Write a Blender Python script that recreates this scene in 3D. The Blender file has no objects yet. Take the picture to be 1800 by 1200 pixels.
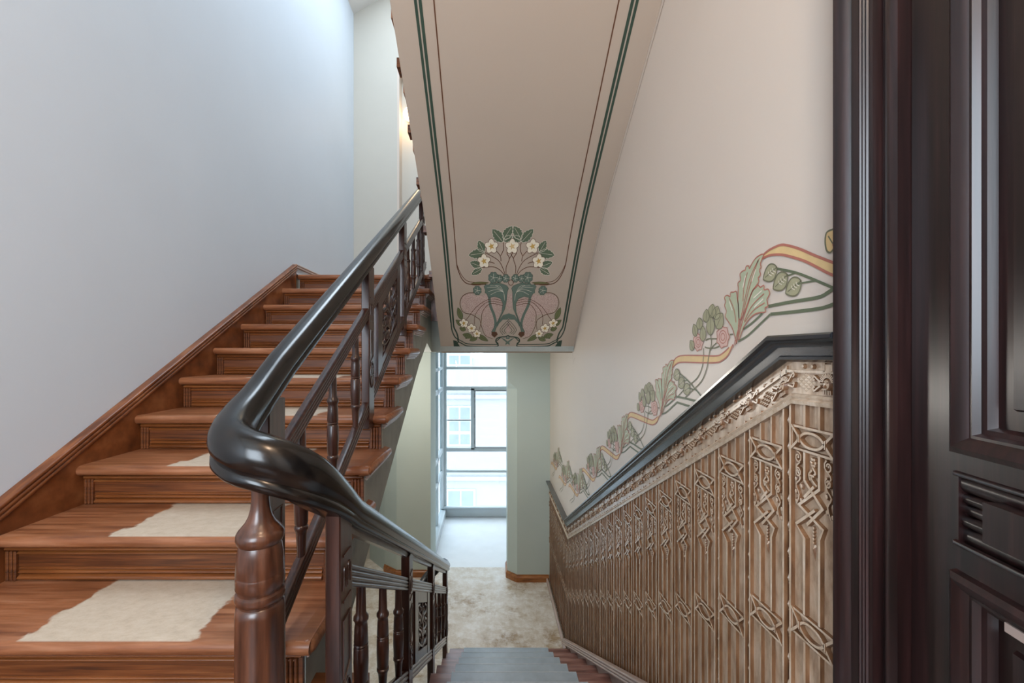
import bpy, math, random
from mathutils import Vector, Matrix
from mathutils.geometry import tessellate_polygon
random.seed(7)
S = bpy.context.scene
COL = S.collection

# ------------------------------------------------------------------ camera
# metres; X right, Y into the stairwell, Z up from the landing the camera stands on
EYE = 0.988
FPX, CX, CY = 740.0, 860.0, 620.0            # focal length and principal point for an 1800 x 1200 frame
cam = bpy.data.cameras.new('camera')
cam.sensor_width = 36.0
cam.lens = FPX / 1800 * 36
cam.shift_x = (900 - CX) / 1800
cam.shift_y = (CY - 600) / 1800
cam.clip_start = 0.02
co = bpy.data.objects.new('camera', cam); COL.objects.link(co)
co.location = (0, 0, EYE); co.rotation_euler = (math.pi / 2, 0, 0)
S.camera = co

# ------------------------------------------------------------------ world, light, exposure
S.view_settings.view_transform = 'Standard'; S.view_settings.look = 'None'
S.view_settings.gamma = 1.0; S.view_settings.exposure = 0.12
S.view_settings.use_curve_mapping = False
w = bpy.data.worlds.new('overcast_sky'); S.world = w; w.use_nodes = True
w.node_tree.nodes['Background'].inputs[0].default_value = (0.78, 0.89, 1.0, 1)
w.node_tree.nodes['Background'].inputs[1].default_value = 5.2

def area(name, loc, rot, sx, sy, power, col):
    l = bpy.data.lights.new(name, 'AREA'); l.shape = 'RECTANGLE'; l.size = sx; l.size_y = sy
    l.energy = power; l.color = col
    o = bpy.data.objects.new(name, l); COL.objects.link(o); o.location = loc; o.rotation_euler = rot
    return o
# daylight falling through the roof light above the left flight
area('roof_light_daylight', (-0.75, 3.45, 5.82), (0, 0, 0), 1.0, 2.9, 66, (0.72, 0.86, 1.0))
# daylight from the tall window behind the camera, on the left of the landing
area('landing_window_daylight', (-0.85, -1.85, 1.75), (math.radians(90), 0, 0), 1.3, 1.9, 76, (0.76, 0.88, 1.0))

# ------------------------------------------------------------------ materials
def rgb(r, g, b):
    f = lambda c: (c / 255 / 12.92) if c / 255 <= 0.04045 else ((c / 255 + 0.055) / 1.055) ** 2.4
    return (f(r), f(g), f(b), 1)

class NT:
    def __init__(s, name):
        s.m = bpy.data.materials.new(name); s.m.use_nodes = True
        s.t = s.m.node_tree; s.b = s.t.nodes['Principled BSDF']
    def n(s, kind, **kw):
        nd = s.t.nodes.new(kind)
        for k, v in kw.items():
            if k.startswith('i_'):
                key = k[2:]
                nd.inputs[int(key) if key.isdigit() else key.replace('_', ' ')].default_value = v
            else: setattr(nd, k, v)
        return nd
    def l(s, a, b): s.t.links.new(a, b)
    def pos(s, scale):
        g = s.n('ShaderNodeNewGeometry'); mp = s.n('ShaderNodeMapping')
        mp.inputs['Scale'].default_value = scale
        s.l(g.outputs['Position'], mp.inputs['Vector']); return mp.outputs[0]
    def noise(s, vec, scale, detail=4, rough=0.55):
        nd = s.n('ShaderNodeTexNoise', i_Scale=scale, i_Detail=detail, i_Roughness=rough)
        s.l(vec, nd.inputs['Vector']); return nd.outputs['Fac']
    def ramp(s, fac, stops):
        r = s.n('ShaderNodeValToRGB'); e = r.color_ramp.elements
        while len(e) < len(stops): e.new(0.5)
        for el, (p, c) in zip(e, stops): el.position = p; el.color = c
        s.l(fac, r.inputs['Fac']); return r.outputs['Color']
    def mix(s, fac, a, b):
        m = s.n('ShaderNodeMix', data_type='RGBA')
        for i, v in ((0, fac), (6, a), (7, b)):
            if hasattr(v, 'links'): s.l(v, m.inputs[i])
            else: m.inputs[i].default_value = v
        return m.outputs[2]
    def bump(s, h, strength, dist=0.01):
        b = s.n('ShaderNodeBump', i_Strength=strength, i_Distance=dist)
        s.l(h, b.inputs['Height']); s.l(b.outputs[0], s.b.inputs['Normal'])
    def col(s, c):
        if hasattr(c, 'links'): s.l(c, s.b.inputs['Base Color'])
        else: s.b.inputs['Base Color'].default_value = c
    def set(s, rough=0.5, spec=0.5, metal=0.0, coat=0.0):
        s.b.inputs['Roughness'].default_value = rough
        s.b.inputs['Specular IOR Level'].default_value = spec
        s.b.inputs['Metallic'].default_value = metal
        s.b.inputs['Coat Weight'].default_value = coat
        s.b.inputs['Coat Roughness'].default_value = 0.22

def wood(name, dark, mid, light, grain, rough=0.35, coat=0.2, bump=0.12):
    t = NT(name)
    a = t.noise(t.pos(grain), 6.0, 6, 0.6)
    b = t.noise(t.pos((1, 1, 1)), 2.2, 3, 0.5)
    c = t.ramp(a, [(0.30, dark), (0.52, mid), (0.75, light)])
    d = t.mix(t.ramp(b, [(0.35, (0, 0, 0, 1)), (0.75, (0.45, 0.45, 0.45, 1))]), c, dark)
    t.col(d); t.set(rough, 0.5, 0, coat); t.bump(a, bump, 0.004)
    return t.m

def plain(name, c, rough=0.6, var=0.06, scale=3.0, bump=0.0, spec=0.4, bscale=60):
    t = NT(name)
    n = t.noise(t.pos((1, 1, 1)), scale, 5)
    dk = tuple(v * (1 - var) for v in c[:3]) + (1,); lt = tuple(min(1, v * (1 + var)) for v in c[:3]) + (1,)
    t.col(t.ramp(n, [(0.3, dk), (0.7, lt)])); t.set(rough, spec)
    if bump: t.bump(t.noise(t.pos((1, 1, 1)), bscale, 3), bump, 0.003)
    return t.m

M = {}
M['wall_cool'] = plain('pale_wall_paint', rgb(208, 218, 228), 0.55, 0.02, 1.5, 0.04)
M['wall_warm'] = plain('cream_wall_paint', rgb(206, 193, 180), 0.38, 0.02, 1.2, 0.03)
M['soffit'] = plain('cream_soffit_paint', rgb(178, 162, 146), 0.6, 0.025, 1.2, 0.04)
M['green_wall'] = plain('pale_green_wall_paint', rgb(180, 190, 182), 0.6, 0.03, 1.2, 0.03)
M['beige_wall'] = plain('beige_wall_paint', rgb(192, 187, 176), 0.6, 0.03, 1.2, 0.03)
M['ceil'] = plain('white_ceiling_paint', rgb(228, 228, 224), 0.7, 0.01)
M['plaster'] = plain('grey_rough_plaster', rgb(150, 153, 147), 0.8, 0.10, 9, 0.5, 0.3, 45)
M['tread_wood'] = None
M['riser'] = wood('amber_varnished_riser_wood', rgb(58, 29, 12), rgb(110, 60, 27), rgb(144, 88, 48), (0.5, 14, 16), 0.42, 0.08, 0.05)
M['moulding'] = wood('polished_amber_moulding_wood', rgb(84, 44, 18), rgb(128, 74, 36), rgb(152, 96, 54), (0.4, 16, 16), 0.27, 0.3, 0.03)
M['string'] = wood('brown_varnished_string_wood', rgb(74, 38, 18), rgb(124, 70, 36), rgb(158, 102, 62), (6, 1.2, 1.2), 0.33, 0.3)
M['rail_wood'] = wood('dark_mahogany_wood', rgb(34, 15, 9), rgb(60, 31, 21), rgb(86, 50, 36), (9, 9, 0.8), 0.32, 0.5)
M['newel_wood'] = wood('red_brown_newel_wood', rgb(46, 24, 14), rgb(80, 46, 30), rgb(110, 68, 46), (9, 9, 0.9), 0.30, 0.3, 0.06)
M['black_rail'] = wood('black_lacquered_wood', rgb(9, 8, 7), rgb(20, 17, 15), rgb(40, 33, 27), (5, 1.5, 5), 0.22, 0.0, 0.05)
M['casing'] = wood('black_brown_polished_wood', rgb(20, 10, 9), rgb(38, 20, 19), rgb(58, 34, 32), (12, 12, 0.4), 0.34, 0.25, 0.04)
M['cap'] = wood('black_blue_cap_wood', rgb(22, 23, 26), rgb(42, 44, 48), rgb(66, 68, 72), (8, 0.8, 4), 0.24, 0.6, 0.05)
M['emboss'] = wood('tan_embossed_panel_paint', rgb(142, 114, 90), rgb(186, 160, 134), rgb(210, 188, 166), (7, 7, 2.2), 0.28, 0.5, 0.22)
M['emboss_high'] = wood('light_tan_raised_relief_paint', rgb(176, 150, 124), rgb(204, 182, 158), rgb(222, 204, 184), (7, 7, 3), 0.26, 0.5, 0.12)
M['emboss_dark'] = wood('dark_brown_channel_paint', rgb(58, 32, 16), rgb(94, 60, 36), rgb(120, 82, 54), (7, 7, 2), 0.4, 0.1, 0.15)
M['emboss_glaze_shade'] = wood('brown_glaze_and_shade_flank', rgb(88, 58, 36), rgb(122, 86, 58), rgb(148, 112, 82), (7, 7, 2), 0.4, 0.1, 0.15)
M['skirt'] = plain('greyed_pink_skirting_wood', rgb(176, 156, 146), 0.36, 0.10, 7, 0.1)
M['base_wood'] = wood('honey_brown_baseboard_wood', rgb(110, 62, 24), rgb(160, 100, 48), rgb(182, 126, 70), (1.2, 8, 8), 0.35, 0.2)
M['white_frame'] = plain('pale_grey_window_frame', rgb(186, 195, 199), 0.35, 0.02)
M['steel'] = plain('grey_metal', rgb(120, 122, 124), 0.35, 0.05)
M['dark'] = plain('black_void_paint', rgb(14, 12, 12), 0.8)
M['down_tread'] = wood('worn_red_brown_step_wood', rgb(100, 64, 56), rgb(146, 104, 94), rgb(178, 140, 130), (0.8, 7, 7), 0.30, 0.2)
M['runner'] = plain('blue_grey_linoleum_strip', rgb(166, 180, 192), 0.38, 0.10, 14, 0.12)
M['edge'] = plain('pale_lit_runner_edge', rgb(206, 212, 218), 0.4, 0.15, 40)  # light caught by the nosing, painted as a pale strip
M['facade'] = plain('white_render_facade', rgb(152, 154, 157), 0.8, 0.02)
M['far_glass'] = plain('blue_grey_window_glass', rgb(124, 134, 142), 0.25, 0.08)
# paints of the ornaments
for k, c in dict(p_green=(52, 70, 58), p_brown=(96, 62, 42), p_olive=(108, 112, 74), p_leaf=(92, 106, 84), p_teal=(100, 116, 104),
                 p_cream=(232, 222, 200), p_gold=(196, 158, 84), p_pink=(196, 158, 146), p_red=(172, 108, 92), p_sage=(172, 178, 150),
                 p_rose=(206, 172, 160), p_khaki=(160, 156, 126), p_ribbon=(214, 184, 132), p_outline=(112, 110, 86), p_stem=(98, 106, 82), p_pale=(222, 214, 196)).items():
    M[k] = plain('ornament_paint_' + {'p_green': 'dark_green', 'p_brown': 'brown', 'p_olive': 'olive', 'p_leaf': 'leaf_green', 'p_teal': 'grey_green',
                 'p_cream': 'cream', 'p_gold': 'gold', 'p_pink': 'pink', 'p_red': 'red', 'p_sage': 'sage', 'p_rose': 'rose', 'p_khaki': 'khaki',
                 'p_ribbon': 'ribbon', 'p_outline': 'dark_olive', 'p_stem': 'stem_green', 'p_pale': 'pale'}[k], rgb(*c), 0.5, 0.05, 30)
def stipple():
    t = NT('ornament_paint_pink_stipple')
    v = t.noise(t.pos((1, 1, 1)), 260, 2, 0.7)
    t.col(t.ramp(v, [(0.48, rgb(200, 176, 164)), (0.60, rgb(150, 120, 112))])); t.set(0.55); return t.m
M['p_stipple'] = stipple()

def tread_mat():
    """amber varnished tread with the bare strip that a stair carpet left in the middle"""
    t = NT('amber_tread_wood_with_bare_strip')
    a = t.noise(t.pos((0.6, 9, 9)), 5.0, 6, 0.6)
    b = t.noise(t.pos((1, 1, 1)), 4.0, 4)
    wood_c = t.ramp(a, [(0.28, rgb(98, 54, 32)), (0.5, rgb(146, 92, 60)), (0.75, rgb(176, 124, 92))])
    wood_c = t.mix(t.ramp(b, [(0.4, (0, 0, 0, 1)), (0.7, (0.5, 0.5, 0.5, 1))]), wood_c, rgb(108, 66, 38))
    g = t.n('ShaderNodeNewGeometry'); sp = t.n('ShaderNodeSeparateXYZ'); t.l(g.outputs['Position'], sp.inputs[0])
    j = t.noise(t.pos((1, 1, 1)), 9.0, 5, 0.6)
    def math_(op, x, y):
        m = t.n('ShaderNodeMath', operation=op)
        for i, v in ((0, x), (1, y)):
            if hasattr(v, 'links'): t.l(v, m.inputs[i])
            else: m.inputs[i].default_value = v
        return m.outputs[0]
    off = math_('ABSOLUTE', math_('ADD', math_('ADD', sp.outputs[0], 1.098), math_('MULTIPLY', math_('SUBTRACT', j, 0.5), 0.16)), 0)
    mask = t.ramp(off, [(0.236, (1, 1, 1, 1)), (0.248, (0, 0, 0, 1))])
    nz = t.n('ShaderNodeSeparateXYZ'); t.l(g.outputs['Normal'], nz.inputs[0])
    up = t.ramp(nz.outputs[2], [(0.90, (0, 0, 0, 1)), (0.97, (1, 1, 1, 1))])
    mask = t.mix(mask, (0, 0, 0, 1), up)
    bare = t.ramp(t.noise(t.pos((2, 3, 3)), 12.0, 10, 0.8), [(0.25, rgb(166, 149, 129)), (0.5, rgb(185, 169, 149)), (0.75, rgb(197, 183, 165))])
    t.col(t.mix(mask, wood_c, bare))
    r = t.mix(mask, (0.30, 0.30, 0.30, 1), (0.62, 0.62, 0.62, 1)); t.l(r, t.b.inputs['Roughness'])
    t.b.inputs['Coat Weight'].default_value = 0.0
    t.bump(a, 0.08, 0.003); return t.m
M['tread_wood'] = tread_mat()

def floor_mat():
    t = NT('stained_beige_screed')
    a = t.noise(t.pos((1, 1, 1)), 3.4, 10, 0.7); b = t.noise(t.pos((1, 1, 1)), 11.0, 10, 0.78); c = t.noise(t.pos((1, 1, 1)), 60, 4, 0.7)
    base = t.ramp(a, [(0.36, rgb(160, 136, 104)), (0.46, rgb(198, 186, 168)), (0.58, rgb(212, 204, 192)), (0.70, rgb(232, 230, 226))])
    base = t.mix(t.ramp(b, [(0.46, (0, 0, 0, 1)), (0.64, (0.75, 0.75, 0.75, 1))]), base, rgb(236, 235, 232))
    base = t.mix(t.ramp(c, [(0.62, (0, 0, 0, 1)), (0.72, (0.6, 0.6, 0.6, 1))]), base, rgb(140, 116, 88))
    t.col(base); t.set(0.45, 0.4); t.bump(b, 0.15, 0.004); return t.m
M['screed'] = floor_mat()
M['bay_floor'] = plain('pale_bay_concrete', rgb(226, 229, 232), 0.35, 0.04, 4, 0.05)

def glass_mat():
    t = NT('clear_window_glass')
    tr = t.n('ShaderNodeBsdfTransparent'); gl = t.n('ShaderNodeBsdfGlossy'); gl.inputs['Roughness'].default_value = 0.02
    tr.inputs[0].default_value = (0.93, 0.96, 0.97, 1)
    mx = t.n('ShaderNodeMixShader'); mx.inputs[0].default_value = 0.06
    t.l(tr.outputs[0], mx.inputs[1]); t.l(gl.outputs[0], mx.inputs[2])
    t.l(mx.outputs[0], t.t.nodes['Material Output'].inputs['Surface']); return t.m
M['glass'] = glass_mat()
def emit_mat(name, c, s):
    t = NT(name); t.col(c); t.b.inputs['Emission Color'].default_value = c; t.b.inputs['Emission Strength'].default_value = s; return t.m
M['lamp_glow'] = emit_mat('warm_lit_opal_glass', (1.0, 0.72, 0.42, 1), 5.0)

# ------------------------------------------------------------------ mesh helpers
class MB:
    def __init__(s, flank=None): s.v = []; s.f = []; s.flank = flank
    def add(s, vs, fs):
        b = len(s.v); s.v += [tuple(p) for p in vs]; s.f += [tuple(b + i for i in f) for f in fs]; return s
    def box(s, x0, x1, y0, y1, z0, z1):
        return s.add([(x0,y0,z0),(x1,y0,z0),(x1,y1,z0),(x0,y1,z0),(x0,y0,z1),(x1,y0,z1),(x1,y1,z1),(x0,y1,z1)],
                     [(0,3,2,1),(4,5,6,7),(0,1,5,4),(1,2,6,5),(2,3,7,6),(3,0,4,7)])
    def cbox(s, x0, x1, y0, y1, z0, z1, c=0.003):
        """box with chamfered edges, as three loops in z"""
        lv = [(c, z0), (0, z0 + c), (0, z1 - c), (c, z1)]; vs = []
        for i, z in lv:
            a0, a1, b0, b1 = x0 + i, x1 - i, y0 + i, y1 - i
            vs += [(a0 + c, b0, z), (a1 - c, b0, z), (a1, b0 + c, z), (a1, b1 - c, z), (a1 - c, b1, z), (a0 + c, b1, z), (a0, b1 - c, z), (a0, b0 + c, z)]
        fs = [tuple(range(7, -1, -1)), tuple(range(24, 32))]
        for k in range(3):
            for i in range(8): fs.append((k*8+i, k*8+(i+1) % 8, k*8+8+(i+1) % 8, k*8+8+i))
        return s.add(vs, fs)
    def extr(s, poly, p0, p1):
        """close prism between two lists of 3D points mapped by p0, p1(poly point)"""
        n = len(poly); vs = [p0(q) for q in poly] + [p1(q) for q in poly]
        fs = []
        tri = tessellate_polygon([[Vector((q[0], q[1], 0)) for q in poly]])
        for t in tri: fs += [tuple(t), tuple(n + i for i in reversed(t))]
        fs += [(i, (i + 1) % n, n + (i + 1) % n, n + i) for i in range(n)]
        return s.add(vs, fs)
    def prism_x(s, poly, x0, x1):
        return s.extr(poly, lambda q: (x0, q[0], q[1]), lambda q: (x1, q[0], q[1]))
    def lathe(s, prof, cx=0, cy=0, n=20):
        vs = []; fs = []
        for r, z in prof:
            for i in range(n):
                a = 2 * math.pi * i / n; vs.append((cx + r * math.cos(a), cy + r * math.sin(a), z))
        for k in range(len(prof) - 1):
            for i in range(n): fs.append((k*n+i, k*n+(i+1) % n, k*n+n+(i+1) % n, k*n+n+i))
        fs += [tuple(range(n - 1, -1, -1)), tuple(range((len(prof)-1)*n, len(prof)*n))]
        return s.add(vs, fs)
    def sweep(s, path, prof, scale=None, up=Vector((0, 0, 1))):
        """profile (side, up) swept along a 3D path with upright frames; scale callable not needed"""
        n = len(prof); vs = []; fs = []; P = [Vector(p) for p in path]
        for i, p in enumerate(P):
            t = (P[min(i+1, len(P)-1)] - P[max(i-1, 0)]).normalized()
            sd = t.cross(up).normalized(); un = sd.cross(t).normalized()
            ka, kb = scale(p) if scale else (1, 1)
            for a, b in prof: vs.append(tuple(p + sd * a * ka + un * b * kb))
        for k in range(len(P) - 1):
            for i in range(n): fs.append((k*n+i, k*n+(i+1) % n, k*n+n+(i+1) % n, k*n+n+i))
        fs += [tuple(range(n - 1, -1, -1)), tuple(range((len(P)-1)*n, len(P)*n))]
        return s.add(vs, fs)
    def ridge(s, pts, wd, h, mp, taper=0.72, z0=0.0):
        """raised moulded band along a flat path; mp(a, b, h) -> 3D"""
        vs = []; fs = []; n = len(pts)
        for i, p in enumerate(pts):
            a = pts[max(i-1, 0)]; b = pts[min(i+1, n-1)]
            dx, dy = b[0]-a[0], b[1]-a[1]; L = math.hypot(dx, dy) or 1
            nx, ny = -dy / L, dx / L
            if 0 < i < n - 1:   # keep the width through mitred corners
                d1 = (p[0]-a[0], p[1]-a[1]); L1 = math.hypot(*d1) or 1
                c = abs(nx * -d1[1] / L1 + ny * d1[0] / L1); k = min(1.8, 1 / max(c, 0.3))
            else: k = 1
            for e, hh in ((-1, z0), (-taper, h), (taper, h), (1, z0)):
                vs.append(mp(p[0] + nx * wd / 2 * e * k, p[1] + ny * wd / 2 * e * k, hh))
        for k in range(n - 1):
            for i in range(3): fs.append((k*4+i, k*4+i+1, k*4+5+i, k*4+4+i))
        fs += [(0, 3, 2, 1), tuple((n-1)*4 + i for i in range(4))]
        return s.add(vs, fs)
    def bump(s, a, b, ra, rb, h, mp, n=8):
        """small domed boss on a face"""
        vs = [mp(a, b, h)]
        for k, hh in ((0.6, h * 0.8), (1.0, 0.0)):
            for i in range(n):
                t = 2 * math.pi * i / n; vs.append(mp(a + ra * k * math.cos(t), b + rb * k * math.sin(t), hh))
        fs = [(0, 1 + i, 1 + (i + 1) % n) for i in range(n)]
        fs += [(1 + i, 1 + n + i, 1 + n + (i + 1) % n, 1 + (i + 1) % n) for i in range(n)]
        return s.add(vs, fs)
    def pyramid(s, pts, h, mp):
        cx = sum(p[0] for p in pts) / len(pts); cy = sum(p[1] for p in pts) / len(pts); n = len(pts)
        return s.add([mp(p[0], p[1], 0) for p in pts] + [mp(cx, cy, h)], [(i, (i + 1) % n, n) for i in range(n)])
    def mesh(s, name, mat, smooth=None, center=True):
        c = Vector((0, 0, 0))
        if center and s.v:
            lo = [min(p[i] for p in s.v) for i in range(3)]; hi = [max(p[i] for p in s.v) for i in range(3)]
            c = Vector([(lo[i] + hi[i]) / 2 for i in range(3)])
        me = bpy.data.meshes.new(name)
        me.from_pydata([tuple(Vector(p) - c) for p in s.v], [], s.f); me.update()
        import bmesh
        bm = bmesh.new(); bm.from_mesh(me); bmesh.ops.recalc_face_normals(bm, faces=bm.faces); bm.to_mesh(me); bm.free()
        me.materials.append(M[mat] if isinstance(mat, str) else mat)
        if s.flank:                                # steep sides of wall relief: brown glaze with edge shadow painted in
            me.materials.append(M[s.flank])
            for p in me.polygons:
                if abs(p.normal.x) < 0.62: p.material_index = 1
        if smooth is not None:
            for p in me.polygons: p.use_smooth = True
            me.set_sharp_from_angle(angle=math.radians(smooth))
        return me, c
    def build(s, name, mat, parent=None, smooth=None):
        me, c = s.mesh(name, mat, smooth)
        return place(name, me, c, parent)

def ploc(o):
    v = Vector((0, 0, 0))
    while o: v = v + o.location; o = o.parent
    return v
def place(name, me, loc, parent=None):
    o = bpy.data.objects.new(name, me); COL.objects.link(o)
    if parent: o.parent = parent; o.location = Vector(loc) - ploc(parent)
    else: o.location = loc
    return o
def empty(name, loc):
    o = bpy.data.objects.new(name, None); COL.objects.link(o); o.location = loc; o.empty_display_size = 0.1; return o
def tag(o, label=None, cat=None, kind=None, group=None):
    if label: o['label'] = label
    if cat: o['category'] = cat
    if kind: o['kind'] = kind
    if group: o['group'] = group
    return o
def catmull(pts, n=6, closed=False):
    P = [Vector(p) for p in pts]; out = []; m = len(P)
    for i in range(m if closed else m - 1):
        g = (lambda k: P[k % m]) if closed else (lambda k: P[max(0, min(m - 1, k))])
        p0, p1, p2, p3 = g(i-1), g(i), g(i+1), g(i+2)
        for j in range(n):
            t = j / n
            out.append(0.5 * ((2*p1) + (p2-p0)*t + (2*p0-5*p1+4*p2-p3)*t*t + (3*p1-p0-3*p2+p3)*t**3))
    if not closed: out.append(P[-1])
    return [tuple(v) for v in out]

# ------------------------------------------------------------------ main sizes
RISE, RUN, SL = 0.17, 0.293, 0.17 / 0.293
XL, XR = -1.772, 0.715                     # side walls
UY0 = 1.182                                # first nosing of the flight going up
DY0 = 0.964                                # landing edge over the flight going down
UP_Z = lambda y: RISE + (y - UY0) * SL     # nosing line, up
DN_Z = lambda y: -(y - DY0) * SL           # nosing line, down
UEND = -0.495
LOW = -1.70; HIGH = 1.70
BACK = 5.50
OX0_ = -0.704

# ------------------------------------------------------------------ structure
b = MB().box(XL - 0.2, XL, -2.1, 7.2, LOW - 0.2, 6.2)
tag(b.build('wall_left', 'wall_cool'), 'tall pale blue-white wall beside the flight going up', 'wall', 'structure')

b = MB()
b.box(XR, XR + 0.2, 0.705, 7.3, LOW - 0.2, 6.2)
b.box(XR, XR + 0.2, -0.02, 0.705, 2.42, 6.2)
b.box(XR, XR + 0.2, -2.1, -0.02, -0.4, 6.2)
b.box(XR + 0.2, XR + 0.25, -0.3, 0.9, -0.2, 2.6)
wall_right = tag(b.build('wall_right', 'wall_warm'), 'cream wall on the right above the embossed panelling', 'wall', 'structure')

b = MB()                                   # upper back wall with a tall recess
RX0, RZ1 = -1.204, 4.74
b.box(XL, RX0, BACK, BACK + 0.3, 0.99, 6.2)
b.box(RX0, XR, BACK, BACK + 0.3, RZ1, 6.2)
b.box(RX0, XR, BACK + 0.16, BACK + 0.3, 0.99, RZ1)
b.box(XL, -1.25, BACK, BACK + 0.3, LOW - 0.2, 0.99)
wb = tag(b.build('wall_back', 'beige_wall'), 'pale back wall with a tall recess on the upper half landing', 'wall', 'structure')
t = MB()
t.box(RX0, RX0 + 0.03, BACK - 0.006, BACK + 0.16, HIGH, RZ1 + 0.0)
t.box(RX0, XR - 0.4, BACK - 0.006, BACK + 0.16, RZ1 - 0.03, RZ1)
t.build('recess_lining', 'wall_warm', wb)

b = MB()                                   # ceiling with roof light opening
zc, zl = 5.86, 5.41
b.extr([(XL, zl), (-1.0, zc), (XR, zc), (XR, 6.2), (XL, 6.2)], lambda q: (q[0], -2.1, q[1]), lambda q: (q[0], 1.9, q[1]))
b.extr([(XL, zl), (-1.0, zc), (XR, zc), (XR, 6.2), (XL, 6.2)], lambda q: (q[0], 5.0, q[1]), lambda q: (q[0], BACK + 0.3, q[1]))
b.extr([(XL, zl), (-1.3, zl + 0.275), (-1.3, 6.2), (XL, 6.2)], lambda q: (q[0], 1.9, q[1]), lambda q: (q[0], 5.0, q[1]))
b.box(-0.2, XR, 1.9, 5.0, zc, 6.2)
tag(b.build('ceiling', 'ceil'), 'pale sloping ceiling high above the stairwell', 'ceiling', 'structure')

b = MB()                                   # wall behind the camera, with its window
b.box(XL, -1.5, -2.1, -1.9, -0.4, 6.2); b.box(-0.2, XR, -2.1, -1.9, -0.4, 6.2)
b.box(-1.5, -0.2, -2.1, -1.9, -0.4, 0.8); b.box(-1.5, -0.2, -2.1, -1.9, 2.7, 6.2)
tag(b.build('wall_front', 'wall_warm'), 'cream wall behind the camera with a window opening', 'wall', 'structure')

b = MB()                                   # landing the camera stands on
b.box(XL, -0.535, -1.9, UY0 + 0.10, -0.32, 0)
b.box(-0.535, XR, -1.9, DY0 + 0.03, -0.32, 0)
fl = tag(b.build('floor', 'string'), 'brown wooden floor of the landing at the camera', 'floor', 'structure')
b = MB().box(-0.56, -0.37, DY0 - 0.1, UY0 + 0.12, -0.05, 0.0)
b.build('landing_edge_board', 'riser', fl)
tag(MB().box(XL, XR, 0.55, 0.75, LOW, -0.32).build('wall_under_landing', 'plaster'), 'plaster wall under the landing, hidden below the steps', 'wall', 'structure')

b = MB().box(XL, XR, 0.75, 5.28, LOW - 0.2, LOW).box(XL, OX0_, 5.28, 5.56, LOW - 0.2, LOW)
tag(b.build('floor_lower_landing', 'screed'), 'stained beige screed floor of the lower half landing', 'floor', 'structure')
b = MB().box(-0.9, 0.95, 5.28, 7.1, LOW - 0.2, LOW - 0.004)
tag(b.build('floor_bay', 'bay_floor'), 'pale concrete floor of the glazed bay', 'floor', 'structure')

# upper half landing slab with its fascia
b = MB()
b.box(XL, XR, 3.90, BACK, 0.995, HIGH - 0.02)
b.box(-0.41, XR, 3.56, 3.90, 1.0, HIGH - 0.02)
ul = tag(b.build('floor_upper_landing', 'plaster'), 'thick slab of the upper half landing over the passage', 'floor', 'structure')
MB().box(XL, XR, 3.86, BACK, HIGH - 0.02, HIGH).build('floor_boards', 'tread_wood', ul)
MB().box(-0.56, -0.405, 3.872, 3.90, 1.28, HIGH - 0.04).build('fascia_board', 'string', ul)

# lower back wall: two piers either side of the passage to the bay
OX0, OX1 = -0.704, 0.2185
b = MB()
b.extr([(-1.1146, 5.06), (OX0, 5.06), (OX0, 5.54), (-1.6, 5.54), (-1.29, 5.2)], lambda q: (q[0], q[1], LOW), lambda q: (q[0], q[1], 0.995))
tag(b.build('wall_pier_left', 'green_wall'), 'pale green pier left of the passage to the glazed bay', 'wall', 'structure')
b = MB()
zs = 0.988 - (684 - 620) * 4.95 / 740
b.extr([(0.3276, 4.95), (XR, 4.95), (XR, 5.30), (OX1, 5.30), (OX1, 5.05)], lambda q: (q[0], q[1], LOW), lambda q: (q[0], q[1], zs))
b.extr([(OX1, 4.95), (XR, 4.95), (XR, 5.30), (OX1, 5.30)], lambda q: (q[0], q[1], zs + 0.10), lambda q: (q[0], q[1], 0.995))
# chamfer stop
b.add([(OX1, 5.05, zs), (0.3276, 4.95, zs), (OX1, 4.95, zs + 0.10), (OX1, 5.05, zs + 0.1), (0.3276, 4.95, zs + 0.10)], [(0, 1, 2), (0, 2, 3), (1, 4, 2)])
b.add([(0.3276, 4.95, zs), (XR, 4.95, zs), (XR, 4.95, zs + 0.1), (0.3276, 4.95, zs + 0.1)], [(0, 1, 2, 3)])
b.add([(OX1, 5.05, zs), (OX1, 5.30, zs), (OX1, 5.30, zs + 0.1), (OX1, 5.05, zs + 0.1)], [(0, 1, 2, 3)])
tag(b.build('wall_pier_right', 'green_wall'), 'pale green pier with a chamfered corner right of the passage', 'wall', 'structure')

def base_profile(path, name, label):
    prof = [(0, 0), (0.02, 0), (0.02, 0.055), (0.016, 0.064), (0.010, 0.070), (0.008, 0.083), (0, 0.083)]
    m = MB(); P = path; n = len(prof); vs = []; fs = []
    for i, p in enumerate(P):
        d1 = Vector((P[min(i+1, len(P)-1)][0] - P[max(i, 0)][0], P[min(i+1, len(P)-1)][1] - P[i][1]))
        d0 = Vector((p[0] - P[max(i-1, 0)][0], p[1] - P[max(i-1, 0)][1]))
        if d1.length == 0: d1 = d0
        if d0.length == 0: d0 = d1
        n0 = Vector((d0.y, -d0.x)).normalized(); n1 = Vector((d1.y, -d1.x)).normalized()
        nn = (n0 + n1).normalized(); k = 1 / max(0.3, nn.dot(n0))
        for a, z in prof: vs.append((p[0] + nn.x * a * k, p[1] + nn.y * a * k, LOW + z))
    for k in range(len(P) - 1):
        for i in range(n): fs.append((k*n+i, k*n+(i+1) % n, k*n+n+(i+1) % n, k*n+n+i))
    m.add(vs, fs); return tag(m.build(name, 'base_wood'), label, 'baseboard', 'structure')
base_profile([(OX1, 5.28), (OX1, 5.05), (0.3276, 4.95), (XR - 0.015, 4.95)], 'baseboard_right', 'honey brown baseboard around the right pier')
base_profile([(-1.29, 5.2), (-1.1146, 5.06), (OX0, 5.06)], 'baseboard_left', 'honey brown baseboard along the left pier')

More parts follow.
